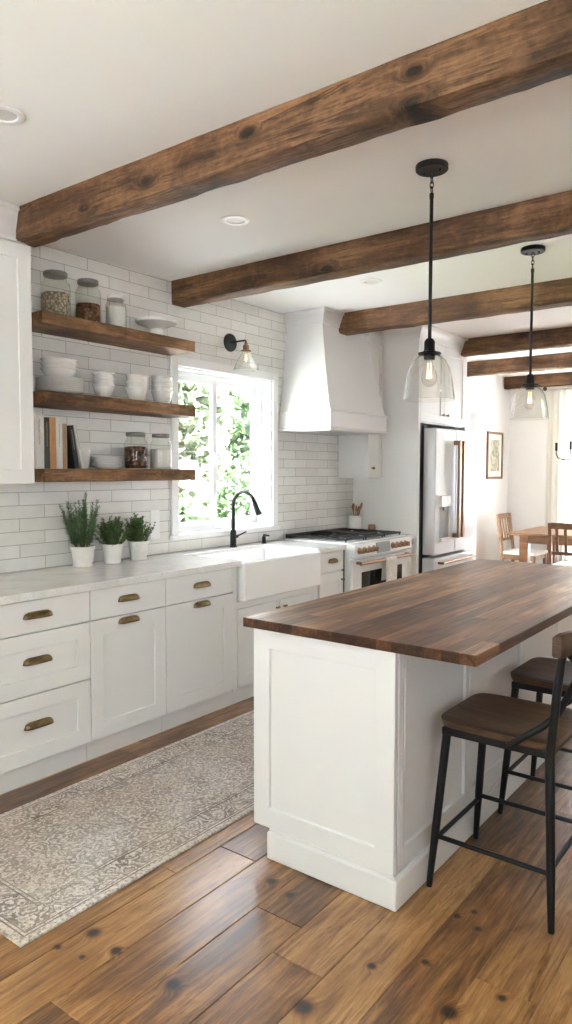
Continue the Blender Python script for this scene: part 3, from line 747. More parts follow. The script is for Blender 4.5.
d = obj('door', shaker('+X', XFACE, .55+g, 1.297-g, .112+g, .718-g, .02, .074), M['cab'], c0, bevel=.0016); pull(XFACE+.02, .92, .70, d)
# two drawer-over-door units
for y0, y1, lab in ((2.20, 2.704, 'white base cabinet with one drawer over a door, right beside the three-drawer cabinet'), (2.707, 3.30, 'white base cabinet with one drawer over a door, left beside the farmhouse sink')):
    c = thing('base_cabinet', lab, 'cabinet', (.3, (y0+y1)/2, 0), 'base cabinets along the sink wall')
    base_body(c, y0, y1)
    e = y1 if y1 < 3 else 3.262
    d = obj('drawer', bxm(XFACE, XFACE+.02, y0+g, e-g, .722+g, .872-g), M['cab'], c, bevel=.0016); pull(XFACE+.02, (y0+e)/2+(.004 if y1 > 3 else -.01), .820, d)
    d = obj('door', shaker('+X', XFACE, y0+g, e-g, .112+g, .718-g, .02, .078), M['cab'], c, bevel=.0016); pull(XFACE+.02, (y0+e)/2+(.004 if y1 > 3 else -.01), .706, d)
    if e != y1: obj('side_stile', bxm(XFACE, XFACE+.018, e+g, y1-.0005, ZT, TOP), M['cab'], c, bevel=.0012)
# sink cabinet
SY0, SY1 = 3.302, 4.172
c = thing('base_cabinet', 'white two-door base cabinet under the farmhouse sink', 'cabinet', (.3, (SY0+SY1)/2, 0), 'base cabinets along the sink wall')
base_body(c, SY0, SY1, .655)
ym = (SY0+SY1)/2
for a, b, k in ((SY0+.004, ym-.002, ym-.04), (ym+.002, SY1-.004, ym+.04)):
    d = obj('door', shaker('+X', XFACE, a+g, b-g, .112, .605, .02, .07), M['cab'], c, bevel=.0016)
    knob(XFACE+.02, k, .56, d)
obj('apron_rail', bxm(XFACE, XFACE+.018, SY0, SY1, .610, .655), M['cab'], c)
# cabinet between sink and range
RY0, RY1 = 4.545, 5.455
c = thing('base_cabinet', 'narrow white base cabinet with drawer and door between sink and range', 'cabinet', (.3, 4.35, 0), 'base cabinets along the sink wall')
base_body(c, 4.175, 4.515)
d = obj('drawer', bxm(XFACE, XFACE+.02, 4.20, 4.512, .726, .872-g), M['cab'], c, bevel=.0016); pull(XFACE+.02, 4.365, .822, d, .11)
d = obj('door', shaker('+X', XFACE, 4.20, 4.512, .112+g, .718-g, .02, .06), M['cab'], c, bevel=.0016); knob(XFACE+.02, 4.485, .655, d)
# cabinet right of the range
c = thing('base_cabinet', 'very narrow white base cabinet between the range and the fridge panel', 'cabinet', (.3, 5.54, 0), 'base cabinets along the sink wall')
base_body(c, 5.475, 5.618)
d = obj('drawer', bxm(XFACE, XFACE+.02, 5.478, 5.615, .726, .872-g), M['cab'], c, bevel=.0016)
o = obj('cup_pull', tube(new_bm(), [(XFACE+.02, 5.50, .86-.02), (XFACE+.045, 5.505, .84), (XFACE+.045, 5.59, .84), (XFACE+.02, 5.595, .84)], .006), M['copper'], d, smooth=True)
obj('door', shaker('+X', XFACE, 5.478, 5.615, .112+g, .718-g, .02, .035), M['cab'], c, bevel=.0016)

# ------------------------------------------------------------------ worktop, sink
bm = new_bm(); poly = [(.003,.55),(.635,.55),(.635,3.318),(.128,3.318),(.128,4.158),(.635,4.158),(.635,4.518),(.003,4.518)]
prism(bm, poly, 'Z', .8765, .914)
w = obj('worktop', bm, M['quartz'], bevel=.003); tag(w, 'white quartz worktop running along the tiled wall from left to the range', 'worktop')
recenter(w, (.3, 2.5, .8765))
w = obj('worktop', bxm(.003, .635, 5.472, 5.619, .8765, .914), M['quartz'], bevel=.003); tag(w, 'short white quartz worktop between the range and the fridge panel', 'worktop')
s = thing('farmhouse_sink', 'white fireclay farmhouse sink with a deep apron front below the window', 'sink', (.4, (SY0+SY1)/2, .66))
bm = new_bm(); a, b_, c_, d_ = .131, .655, 3.321, 4.155; t = .024
O = [(a,c_),(b_,c_),(b_,d_),(a,d_)]; I = [(a+t,c_+t),(b_-t*1.4,c_+t),(b_-t*1.4,d_-t),(a+t,d_-t)]; B = [(a+t+.02,c_+t+.02),(b_-t*1.4-.02,c_+t+.02),(b_-t*1.4-.02,d_-t-.02),(a+t+.02,d_-t-.02)]
vo0 = [bm.verts.new((*p,.657)) for p in O]; vo1 = [bm.verts.new((*p,.897)) for p in O]; vi1 = [bm.verts.new((*p,.897)) for p in I]; vb = [bm.verts.new((*p,.69)) for p in B]
bm.faces.new(vo0[::-1]); bm.faces.new(vb)
for A, Bq in ((vo0,vo1),(vo1,vi1),(vi1,vb)):
    for k in range(4): l = (k+1) % 4; bm.faces.new((A[k],A[l],Bq[l],Bq[k]))
obj('basin', bm, M['sink'], s, bevel=.009, segs=3, smooth=True)
obj('drain', lathe(new_bm(), [(0,.003),(.035,.003),(.045,.0)], ((a+b_)/2-.02, ym, .6915), 24), M['steel'], s, smooth=True)

# faucet
f = thing('kitchen_faucet', 'matte black gooseneck kitchen faucet behind the farmhouse sink', 'faucet', (.085, 3.86, .9145))
FX, FY, FZ = .085, 3.86, .9145
bm = new_bm(); lathe(bm, [(0,0),(.027,0),(.027,.006),(.022,.012),(.022,.105),(.019,.125),(0,.125)], (FX,FY,FZ), 24); obj('body', bm, M['black'], f, smooth=True)
R = .1; zt = FZ+.30
pts = [(FX, FY, FZ+.12), (FX, FY, zt)] + [(FX+R-R*math.cos(a), FY, zt+R*math.sin(a)) for a in [PI*k/16 for k in range(1, 15)]]
obj('spout', tube(new_bm(), pts, .0135, 14), M['black'], f, smooth=True)
e = Vector(pts[-1]); dr = (e-Vector(pts[-2])).normalized()
obj('spray_head', tube(new_bm(), [e-dr*.005, e+dr*.02, e+dr*.05, e+dr*.10, e+dr*.105], [.014,.0165,.0175,.021,.018], 16), M['black'], f, smooth=True)
h = obj('lever', tube(new_bm(), [(FX, FY+.02, FZ+.075), (FX, FY+.045, FZ+.075), (FX+.0, FY+.05, FZ+.078), (FX+.02, FY+.12, FZ+.105)], [.014,.012,.006,.005], 12), M['black'], f, smooth=True)
# soap dispenser
sdx, sdy = .09, 4.205
f = thing('soap_dispenser', 'small black built-in soap dispenser beside the faucet', 'soap dispenser', (sdx, sdy, .9145))
obj('body', lathe(new_bm(), [(0,0),(.02,0),(.02,.004),(.0145,.008),(.0145,.05),(.010,.055),(0,.055)], (sdx,sdy,.9145), 20), M['black'], f, smooth=True)
obj('nozzle', tube(new_bm(), [(sdx, sdy, .968), (sdx, sdy, .978), (sdx+.05, sdy+.0, .975)], [.011,.010,.006], 10), M['black'], f, smooth=True)

# ------------------------------------------------------------------ upper cabinets and crown
def crown(bm, pts, prof, closed=False):
    """sweep profile [(out, z)] along plan polyline pts (outside is on the right-hand side), mitred"""
    n = len(pts); rings = []
    for i, p in enumerate(pts):
        p = Vector(p)
        def nrm(a, b):
            d = (Vector(b)-Vector(a)).normalized(); return Vector((d.y, -d.x))
        if i == 0: m = nrm(pts[0], pts[1])
        elif i == n-1: m = nrm(pts[-2], pts[-1])
        else:
            a, b = nrm(pts[i-1], pts[i]), nrm(pts[i], pts[i+1]); m = (a+b)/(1+a.dot(b))
        rings.append([bm.verts.new((p.x+m.x*o, p.y+m.y*o, z)) for o, z in prof])
    for a, b in zip(rings, rings[1:]):
        for k in range(len(prof)-1): bm.faces.new((a[k], a[k+1], b[k+1], b[k]))
        bm.faces.new((a[-1], a[0], b[0], b[-1]))
    bm.faces.new(rings[0]); bm.faces.new(rings[-1][::-1])
    return bm
def crown_prof(z0, z1, o):
    p = [(0, z0), (.012, z0), (.014, z0+.018)]
    for k in range(7):
        a = PI/2*k/6; p.append((.016+(o-.022)*(1-math.cos(a)), z0+.02+(z1-z0-.04)*math.sin(a)))
    return p+[(o, z1-.018), (o, z1), (0, z1)]
HC = H-.001
c = thing('wall_cabinet', 'tall white upper cabinet at the upper left, beside the floating shelves', 'cabinet', (.18, 1.5, 1.40))
obj('carcass', bxm(.003, .34, .85, 2.07, 1.40, 2.60), M['cab'], c)
for a, b in ((.852, 1.46), (1.463, 2.069)):
    d = obj('door', shaker('+X', .34, a+g, b-g, 1.402, 2.553, .02, .07), M['cab'], c, bevel=.0016)
    knob(.36, 1.43 if b < 1.5 else 1.49, 1.46, d)
bm = new_bm(); box(bm, .003, .355, .85, 2.07, 2.601, HC); crown(bm, [(.356,.85),(.356,2.071),(.003,2.071)][::1], [(0,2.565),(.006,2.565),(.008,2.59)]+crown_prof(2.595, HC, .052)[1:])
bm.free()
bm = new_bm(); box(bm, .003, .345, .85, 2.07, 2.601, HC); crown(bm, [(.346,.85),(.346,2.06),(.003,2.06)], crown_prof(2.562, HC, .062))
obj('crown_moulding', bm, M['cab'], c)
# short upper cabinet right of the hood
c = thing('wall_cabinet', 'small white upper cabinet between the range hood and the fridge panel', 'cabinet', (.16, 5.5, 1.40))
obj('carcass', bxm(.003, .285, 5.372, 5.618, 1.402, HC), M['cab'], c)
d = obj('door', shaker('+X', .285, 5.376, 5.616, 1.404, 2.578, .02, .045), M['cab'], c, bevel=.0016); knob(.305, 5.44, 1.49, d)
# fridge surround
c = thing('fridge_cabinet', 'white floor-to-ceiling side panel and two-door cabinet around the fridge', 'cabinet', (.33, 6.1, 0))
PX = .657
obj('side_panel', bxm(.003, PX, 5.62, 5.66, .001, HC), M['cab'], c, bevel=.002)
obj('side_panel', bxm(.003, PX, 6.615, 6.635, .001, HC), M['cab'], c, bevel=.002)
obj('carcass', bxm(.003, PX-.02, 5.6605, 6.6145, 1.885, HC), M['cab'], c)
for a, b, k in ((5.664, 6.135, 6.09), (6.139, 6.612, 6.18)):
    d = obj('door', shaker('+X', PX-.02, a, b, 1.895, 2.60, .02, .07), M['cab'], c, bevel=.0016); knob(PX, k, 1.975, d)
bm = new_bm(); crown(bm, [(.34,5.62),(PX,5.62),(PX,6.636),(.003,6.636)], crown_prof(2.60, HC, .085)); obj('crown_moulding', bm, M['cab'], c)
obj('fridge_gap_shade', bxm(.02, .652, 5.661, 5.712, .002, 1.884), M['blackm'], c)  # black strip put in as the shade of the gap beside the fridge

# ------------------------------------------------------------------ range hood
hd = thing('range_hood', 'tall white tapered plaster range hood with a banded bottom above the range', 'range hood', (.25, 4.935, 1.78))
HY0, HY1, HX = 4.506, 5.364, .49
bm = new_bm(); rows = []
n = 14
for i in range(n+1):
    t = i/n; k = t + .10*math.sin(PI*t)*(1-t)
    z = 1.925+(2.60-1.925)*t
    xx = (HX-.008)+(.345-(HX-.008))*k; ya = (HY0+.006)+(4.605-HY0-.006)*k; yb = (HY1-.006)+(5.265-HY1+.006)*k
    rows.append([bm.verts.new(p) for p in ((.003,ya,z),(xx,ya,z),(xx,yb,z),(.003,yb,z))])
for A, B in zip(rows, rows[1:]):
    for k in range(4): l = (k+1) % 4; bm.faces.new((A[k],A[l],B[l],B[k]))
bm.faces.new(rows[0][::-1]); bm.faces.new(rows[-1])
obj('hood_body', bm, M['cabw'], hd, smooth=True)
bm = new_bm(); box(bm, .003, HX, HY0, HY1, 1.79, 1.925); crown(bm, [(.003,HY0),(HX,HY0),(HX,HY1),(.003,HY1)], [(-.02,1.915),(.008,1.915),(.010,1.925),(.004,1.935),(-.02,1.937)]); crown(bm, [(.003,HY0),(HX,HY0),(HX,HY1),(.003,HY1)], [(-.02,1.78),(.006,1.78),(.008,1.795),(-.0,1.803),(-.02,1.803)])
obj('bottom_band', bm, M['cabw'], hd)
bm = new_bm(); crown(bm, [(.003,4.605),(.345,4.605),(.345,5.265),(.003,5.265)], crown_prof(2.60, HC, .055)); box(bm, .003, .344, 4.606, 5.264, 2.598, HC); obj('crown_moulding', bm, M['cabw'], hd)
bm = new_bm(); box(bm, .06, HX-.04, HY0+.05, HY1-.05, 1.776, 1.789); obj('vent_filter', bm, M['steel'], hd)

# ------------------------------------------------------------------ range
r = thing('range_cooker', 'white gas range with copper knobs, copper oven handle and black burner grates', 'range', (.35, 5.0, 0))
bm = new_bm(); box(bm, .02, .64, RY0, RY1, .10, .905); box(bm, .05, .58, RY0+.02, RY1-.02, .001, .10); obj('body', bm, M['enamel'], r, bevel=.003)
bm = new_bm(); prism(bm, [(.6405,.808),(.69,.808),(.70,.818),(.685,.912),(.6405,.916)], 'Y', RY0, RY1); obj('control_panel', bm, M['enamel'], r, bevel=.003)
obj('cooktop', bxm(.03, .635, RY0+.004, RY1-.004, .9055, .922), M['enamel'], r, bevel=.003)
obj('range_gap_shade', bxm(.02, .60, RY0-.026, RY0-.0015, .002, .87), M['blackm'], r)  # black box filling in for the shade between cabinet and range
for gy0, gy1 in ((RY0+.02, RY0+.30), (RY0+.315, RY0+.595), (RY0+.61, RY1-.02)):
    bm = new_bm()
    box(bm, .06, .60, gy0, gy0+.016, .936, .950); box(bm, .06, .60, gy1-.016, gy1, .936, .950)
    for x in (.06, .322, .584): box(bm, x, x+.016, gy0+.016, gy1-.016, .936, .950)
    yc = (gy0+gy1)/2
    for xc in (.197, .46):
        box(bm, xc-.11, xc-.03, yc-.006, yc+.006, .938, .951); box(bm, xc+.03, xc+.11, yc-.006, yc+.006, .938, .951)
        box(bm, xc-.006, xc+.006, gy0+.016, yc-.03, .938, .951); box(bm, xc-.006, xc+.006, yc+.03, gy1-.016, .938, .951)
    for x in (.064, .586):
        for y in (gy0+.004, gy1-.014): box(bm, x, x+.01, y, y+.01, .9225, .937)
    gr = obj('burner_grate', bm, M['blackm'], r, bevel=.002)
    for xc in (.197, .46):
        obj('burner_cap', lathe(new_bm(), [(.045,.0005),(.045,.007),(.03,.009),(.03,.013),(0,.014)], (xc, yc, .922), 20), M['blackm'], gr, smooth=True)
obj('griddle', bxm(.09, .57, 4.92, 5.07, .9512, .965), M['blackm'], r, bevel=.004)
bm = new_bm(); box(bm, .022, .058, RY0+.02, RY1-.02, .9225, .955); obj('rear_vent', bm, M['blackm'], r, bevel=.003)
for y in (4.60, 4.672, 4.744, 4.816, 5.115, 5.187, 5.259, 5.331):
    k = obj('control_knob', lathe(new_bm(), [(0,0),(.026,0),(.026,.006),(.020,.008),(.019,.034),(.016,.037),(0,.037)], (.694, y, .863), 20, 'X'), M['copper'], r, smooth=True)
    obj('knob_grip', bxm(.731, .738, y-.004, y+.004, .846, .880), M['copper'], k, bevel=.001)
dsp = obj('display', (lambda b: prism(b, [(.690,.822),(.7035,.822),(.694,.906),(.684,.906)], 'Y', 4.86, 5.07))(new_bm()), M['grey'], r, bevel=.001); dsp['label'] = 'grey digital display'
bm = new_bm(); box(bm, .6405, .668, RY0+.006, RY1-.006, .20, .790)
od = obj('oven_door', bm, M['enamel'], r, bevel=.004)
obj('oven_window', bxm(.6685, .671, 4.68, 5.33, .36, .69), M['darkglass'], od, bevel=.001)
HB = [(.668, 4.60, .768), (.72, 4.60, .768)]
bm = new_bm(); tube(bm, [(.725, 4.575, .768), (.725, 5.425, .768)], .013, 16); tube(bm, [(.6685, 4.61, .768), (.725, 4.61, .768)], .012, 12); tube(bm, [(.6685, 5.39, .768), (.725, 5.39, .768)], .012, 12)
o = obj('oven_handle', bm, M['copper'], od, smooth=True); o['label'] = 'brushed copper bar handle'
obj('storage_drawer', bxm(.6405, .664, RY0+.006, RY1-.006, .105, .195), M['enamel'], r, bevel=.003)
# towel over the oven handle
bm = new_bm(); ny, nz = 14, 26; y0, y1 = 4.93, 5.10; rows = []
path = [(.706, .50+.0), ] 
path = [(.704, .60+.018*k) for k in range(0, 9)] + [(.725-.0175*math.cos(a), .768+.0175*math.sin(a)) for a in [PI*k/6 for k in range(1, 6)]] + [(.746-.0005, .76-.02*k) for k in range(0, 14)]
for (x, z) in path:
    row = []
    for i in range(ny+1):
        y = y0+(y1-y0)*i/ny; fold = .004*math.sin(i*1.35) * min(1, abs(z-.785)*8)
        row.append(bm.verts.new((x+(fold if x > .725 else -abs(fold)*.3), y+.004*math.sin(z*30), z)))
    rows.append(row)
for A, B in zip(rows, rows[1:]):
    for i in range(ny): bm.faces.new((A[i],A[i+1],B[i+1],B[i]))
tw = obj('dish_towel', bm, M['towel'], smooth='all', solid=.004); tag(tw, 'pale linen dish towel hanging over the copper oven handle', 'towel'); recenter(tw, (.725, 5.015, .5))

# utensil crock with wooden spoons
cx, cy = .074, 5.545
cr = obj('utensil_crock', lathe(new_bm(), [(0,.0),(.060,0),(.065,.006),(.065,.140),(.063,.147),(.058,.145),(.057,.012),(0,.010)], (cx,cy,.9145), 32), M['ceramic'], smooth=True)
tag(cr, 'white ceramic utensil crock on the worktop beside the range', 'crock'); recenter(cr, (cx,cy,.9145))
def utensil(name, dx, dy, h, wd, lab, slot=False):
    b0 = Vector((cx-dx*.15, cy-dy*.15, .928)); t0 = Vector((cx+dx, cy+dy, .9145+h)); d = (t0-b0).normalized()
    bm = new_bm(); tube(bm, [b0, b0+(t0-b0)*.5, t0], [.0055,.005,.006], 8)
    # oval bowl facing the room
    side = d.cross(Vector((1,0,0))).normalized(); nrm = side.cross(d).normalized()
    ctr = t0+d*.028; rows = []
    for i in range(9):
        a = -PI/2+PI*i/8; row = []
        for k in range(12):
            b = 2*PI*k/12
            row.append(bm.verts.new(ctr + d*math.sin(a)*.034 + side*math.cos(a)*math.cos(b)*wd + nrm*math.cos(a)*math.sin(b)*.006))
        rows.append(row)
    for A, B in zip(rows, rows[1:]):
        for k in range(12): l = (k+1) % 12; bm.faces.new((A[k],A[l],B[l],B[k]))
    bmesh.ops.remove_doubles(bm, verts=bm.verts, dist=1e-5)
    o = obj(name, bm, M['spoon'], smooth='all'); tag(o, lab, 'kitchen utensil', 'wooden utensils in the crock'); recenter(o, b0); return o
utensil('wooden_spoon', .03, -.080, .205, .027, 'round-headed wooden spoon leaning left out of the white crock')
utensil('wooden_spoon', .045, -.030, .180, .017, 'shorter wooden spoon in the middle of the crock, next to the left-leaning one')
utensil('wooden_spatula', .0, .012, .180, .017, 'slim wooden spatula standing upright in the crock')
utensil('wooden_spatula', .03, .036, .205, .020, 'broad wooden spatula leaning right out of the crock')
pm = obj('wooden_canister', lathe(new_bm(), [(0,0),(.032,0),(.034,.004),(.034,.055),(.030,.058),(.030,.062),(.033,.064),(.031,.070),(0,.071)], (.24, 5.555, .9145), 28), M['spoon'], smooth=True)
tag(pm, 'small round wooden canister on the worktop right of the utensil crock', 'canister'); recenter(pm, (.24,5.555,.9145))

# ------------------------------------------------------------------ fridge
f = thing('refrigerator', 'white french-door refrigerator with long copper handles and an ice dispenser', 'refrigerator', (.4, 6.15, 0))
obj('case', bxm(.03, .65, 5.716, 6.60, .03, 1.825), M['blackm'], f, bevel=.004)
obj('foot_rail', bxm(.06, .60, 5.75, 6.55, .001, .0295), M['blackm'], f)
FD = .775
ld = obj('door', bxm(.656, FD, 5.722, 6.148, .725, 1.842), M['fridge'], f, bevel=.010, segs=3, smooth=True)
rd = obj('door', bxm(.656, FD, 6.152, 6.605, .725, 1.842), M['fridge'], f, bevel=.010, segs=3, smooth=True)
fd = obj('freezer_drawer', bxm(.656, FD, 5.722, 6.605, .06, .700), M['fridge'], f, bevel=.010, segs=3, smooth=True)
obj('hinge_cover', bxm(.45, .66, 5.718, 5.79, 1.8255, 1.868), M['blackm'], f, bevel=.004)
obj('hinge_cover', bxm(.45, .66, 6.50, 6.60, 1.8255, 1.868), M['blackm'], f, bevel=.004)
for door, y, tint in ((ld, 6.105, 0), (rd, 6.195, 1)):
    bm = new_bm(); box(bm, FD+.040, FD+.066, y-.017, y+.017, .86, 1.74)
    box(bm, FD+.0005, FD+.0405, y-.017, y+.017, .86, .90); box(bm, FD+.0005, FD+.0405, y-.017, y+.017, 1.70, 1.74)
    o = obj('handle', bm, M['copper'], door, bevel=.003); o['label'] = 'long vertical copper handle'
bm = new_bm(); tube(bm, [(FD+.0005, 5.80, .655), (FD+.05, 5.80, .655), (FD+.05, 6.50, .655), (FD+.0005, 6.50, .655)], .011, 12); o = obj('handle', bm, M['copper'], fd, smooth=True); o['label'] = 'horizontal copper bar handle'
dp = obj('dispenser', (lambda b: (ring(b, FD+.0003, FD+.006, 5.785, 6.01, .83, 1.26, .012, .012, .012), b)[1])(new_bm()), M['enamel'], ld, bevel=.002)
obj('recess_back', bxm(FD+.0003, FD+.0015, 5.798, 5.998, .85, 1.15), M['grey'], dp)
obj('dispenser_head', bxm(FD+.0003, FD+.03, 5.80, 5.996, 1.15, 1.247), M['enamel'], dp, bevel=.004)
obj('nozzle', bxm(FD+.002, FD+.02, 5.87, 5.93, 1.118, 1.1495), M['grey'], dp, bevel=.003)
obj('drip_tray', bxm(FD+.0003, FD+.03, 5.80, 5.996, .843, .875), M['enamel'], dp, bevel=.003)
obj('badge', bxm(.7755, .777, 6.50, 6.56, .728+.01, .742), M['steel'], rd)

# ------------------------------------------------------------------ floating shelves and what stands on them
SX = .243; SHY0, SHY1 = 2.205, 3.318
SZ = {'top': (2.222, 2.290), 'middle': (1.812, 1.881), 'bottom': (1.405, 1.475)}
for k, (z0, z1) in SZ.items():
    bm = new_bm(); n = 40
    prof = [(.003,z0),(SX-.004,z0),(SX,z0+.004),(SX,z1-.004),(SX-.004,z1),(.003,z1)]; rings = []
    for i in range(n+1):
        y = SHY0+(SHY1-SHY0)*i/n
        rings.append([bm.verts.new((px+(noise.noise(Vector((y*8, pz*9, 2)))*.002 if px > .1 else 0), y, pz+(noise.noise(Vector((y*7, px*9, z0*7)))*.0015 if pz < (z0+z1)/2 else 0))) for px, pz in prof])
    for A, B in zip(rings, rings[1:]):
        for q in range(6): w = (q+1) % 6; bm.faces.new((A[q],A[w],B[w],B[q]))
    bm.faces.new(rings[0]); bm.faces.new(rings[-1][::-1])
    o = obj('floating_shelf', bm, M['shelf']); recenter(o, (0, SHY0, z0))
    tag(o, {'top': 'topmost thick wooden floating shelf, holding storage jars and a cake stand', 'middle': 'middle thick wooden floating shelf, holding plates and stacked bowls', 'bottom': 'lowest thick wooden floating shelf, holding books, a mug and two jars'}[k], 'shelf', 'floating wooden shelves')
E = .0008
def jar(x, y, z, rr, h, fill, fh, label, clip=False, lidmat='lid'):
    t = thing('storage_jar', label, 'jar', (x,y,z), 'glass storage jars on the shelves')
    hb = h-.035
    P = [(0,.0),(rr*.86,.0),(rr*.97,.008),(rr,.02),(rr,hb*.78),(rr*.96,hb*.87),(rr*.80,hb*.95),(rr*.76,hb),(rr*.76,hb+.012)]
    obj('jar_glass', lathe(new_bm(), P, (x,y,z), 36), M['jar'], t, smooth=True)
    q = rr-.004
    obj('contents', lathe(new_bm(), [(0,.005),(q*.85,.005),(q*.97,.012),(q,.022),(q,fh-.004),(q*.97,fh),(q*.5,fh+.005),(0,fh+.003)], (x,y,z), 32), M[fill], t, smooth=True)
    l = rr*.80
    obj('lid', lathe(new_bm(), [(0,hb+.0125),(l,hb+.0125),(l*1.04,hb+.016),(l*1.04,h-.004),(l,h),(l*.8,h+.001),(l*.75,h-.003),(0,h-.003)] , (x,y,z), 36), M[lidmat], t, smooth=True)
    if clip:
        bm = new_bm(); tube(bm, [(x+l*1.0, y, z+hb+.02),(x+rr*1.05, y, z+hb-.005),(x+rr*1.02, y, z+hb-.04),(x+rr*.9, y, z+hb-.03)], .0025, 8)
        tube(bm, [(x+l*1.02*math.cos(a), y+l*1.02*math.sin(a), z+hb+.006) for a in [2*PI*k/24 for k in range(24)]], .002, 6, closed=True)
        obj('wire_clip', bm, M['steel'], t, smooth=True)
    return t
zt = SZ['top'][1]+E; zm = SZ['middle'][1]+E; zb = SZ['bottom'][1]+E
jar(.105, 2.385, zt, .078, .250, 'oats', .135, 'large glass jar of pale oats on the top shelf, leftmost jar there')
jar(.105, 2.60, zt, .071, .252, 'nuts', .115, 'glass jar of brown nuts on the top shelf, second jar from the cabinet')
jar(.105, 2.797, zt, .061, .207, 'flour', .135, 'clip-top glass jar of white flour on the top shelf', clip=True, lidmat='ceramic')
jar(.105, 2.94, zb, .072, .222, 'beans', .135, 'glass jar of dark brown nuts on the bottom shelf')
jar(.105, 3.146, zb, .068, .222, 'flour', .125, 'glass jar of cream powder on the bottom shelf, at its right end', )
cs = obj('cake_stand', lathe(new_bm(), [(0,0),(.062,0),(.063,.004),(.052,.016),(.045,.032),(.046,.050),(.060,.064),(.10,.078),(.126,.090),(.129,.104),(.125,.104),(.118,.092),(.06,.088),(0,.088)], (.129,3.095,zt), 48), M['ceramic'], smooth=True)
tag(cs, 'white ceramic footed cake stand at the right end of the top shelf', 'cake stand'); recenter(cs, (.129,3.095,zt))

def bowl_bm(r, h):
    P = [(0,0),(r*.5,0),(r*.52,.006),(r*.74,h*.26),(r*.88,h*.60),(r*.925,h*.84),(r*.985,h*.87),(r,h-.004),(r*.985,h),(r*.93,h-.001),(r*.85,h*.60),(r*.73,h*.30),(r*.45,.014),(0,.012)]
    return lathe(new_bm(), P, (0,0,0), 36)
def plate_bm(r, h=.016):
    P = [(0,0),(r*.6,0),(r*.63,.004),(r*.97,h-.004),(r,h-.001),(r*.985,h),(r*.95,h-.001),(r*.6,.007),(0,.006)]
    return lathe(new_bm(), P, (0,0,0), 44)
def stack(name, bmf, x, y, z, n, step, labels, cat, group):
    p = None
    for i in range(n):
        if p is None: o = p = obj(name, bmf, M['ceramic'], smooth=True)
        else: o = p.copy(); C.objects.link(o)
        o.location = (x+random.uniform(-.001,.001), y+random.uniform(-.0015,.0015), z+i*step); o.rotation_euler = (0,0,random.uniform(0,6))
        tag(o, labels(i, n), cat, group)
ORD = ['bottom', 'second', 'third', 'fourth', 'fifth', 'sixth', 'seventh', 'eighth']
def olab(what, where):
    def f(i, n):
        if i == n-1: return f'{what}, top one of the {where}'
        if i == 0: return f'{what}, bottom one of the {where}'
        return f'{what}, {ORD[i]} up in the {where}'
    return f
stack('dinner_plate', plate_bm(.128), .128, 2.388, zm, 8, .0098, olab('large white dinner plate', 'plate stack on the middle shelf'), 'plate', 'dinner plates on the middle shelf')
stack('serving_bowl', bowl_bm(.098, .058), .125, 2.385, zm+8*.0098+.0058, 3, .024, olab('wide white bowl', 'bowls on top of the dinner plates'), 'bowl', 'bowls resting on the dinner plates')
for y, h, wh in ((2.697, .085, 'bowl stack beside the dinner plates'), (2.95, .09, 'middle stack, middle shelf'), (3.155, .09, 'right-end stack, middle shelf')):
    r_ = .064 if y < 2.8 else .069
    stack('small_bowl', bowl_bm(r_, h), .11, y, zm, 3 if y < 3.1 else 4, .034 if y < 2.8 else (.038 if y < 3.1 else .03), olab('small white bowl', wh), 'bowl', 'small bowls stacked on the middle shelf')
stack('side_plate', plate_bm(.092, .018), .118, 2.71, zb, 5, .0135, olab('small white dish', 'dish stack on the bottom shelf'), 'plate', 'small dishes on the bottom shelf')
mg = obj('mug', lathe(new_bm(), [(0,0),(.028,0),(.031,.004),(.040,.10),(.041,.112),(.038,.112),(.036,.10),(.028,.010),(0,.008)], (.075, 2.572, zb), 32), M['ceramic'], smooth=True)
tag(mg, 'small off-white mug behind the leaning book on the bottom shelf', 'mug'); recenter(mg, (.075,2.572,zb))

def book(y0, th, h, dep, cover, title, label, lean=0.0, x1=.135):
    t = thing('book', label, 'book', (x1-dep/2, y0+th/2, zb), 'books on the bottom shelf')
    x0 = x1-dep; bm = new_bm(); ct = .0022
    box(bm, x0, x1, y0, y0+ct, zb, zb+h); box(bm, x0, x1, y0+th-ct, y0+th, zb, zb+h); box(bm, x1-ct, x1, y0+ct, y0+th-ct, zb, zb+h)
    obj('cover', bm, cover, t, bevel=.0007)
    obj('pages', bxm(x0+.004, x1-ct-.0003, y0+ct+.0003, y0+th-ct-.0003, zb+.003, zb+h-.003), M['pagewhite'], t)
    rg = random.Random(int(y0*1000)); z = zb+h*.90; yc = y0+th/2; w_ = min(th*.26, .005); pts = []; k = 1
    while z > zb+h*.44:
        pts.append((x1+.0006, yc+k*w_*rg.uniform(.35,1), z)); k = -k; z -= rg.uniform(.0025, .006)
    bm = tube(new_bm(), pts, .0011, 5)
    obj('spine_lettering', bm, title, t)
    if lean: t.rotation_euler = (lean, 0, 0)
    return t
def cov(n, c): return simple('cover_'+n, c, .55, var=.05, nscale=20)
cW, cD, cO, cT, cK = cov('white', (.70,.68,.64,1)), cov('forest', (.03,.04,.032,1)), cov('orange', (.50,.25,.10,1)), cov('tan', (.36,.24,.14,1)), cov('black', (.02,.018,.018,1))
ink, inkl = cov('ink', (.10,.09,.09,1)), cov('gilt', (.55,.42,.24,1))
book(2.222, .055, .290, .125, cW, ink, 'thick white book at the left end of the bottom shelf')
book(2.279, .031, .276, .12, cD, inkl, 'dark green book between the thick white and the orange book')
book(2.312, .039, .278, .12, cO, ink, 'orange-tan book between the dark green and the slim white book')
book(2.3525, .040, .272, .12, cW, ink, 'white book standing between the orange-tan and the brown book')
book(2.394, .028, .248, .12, cT, ink, 'brown book right before the leaning books on the bottom shelf')
t_ = book(2.4245, .030, .240, .12, cK, inkl, 'black book leaning left against the brown book'); 
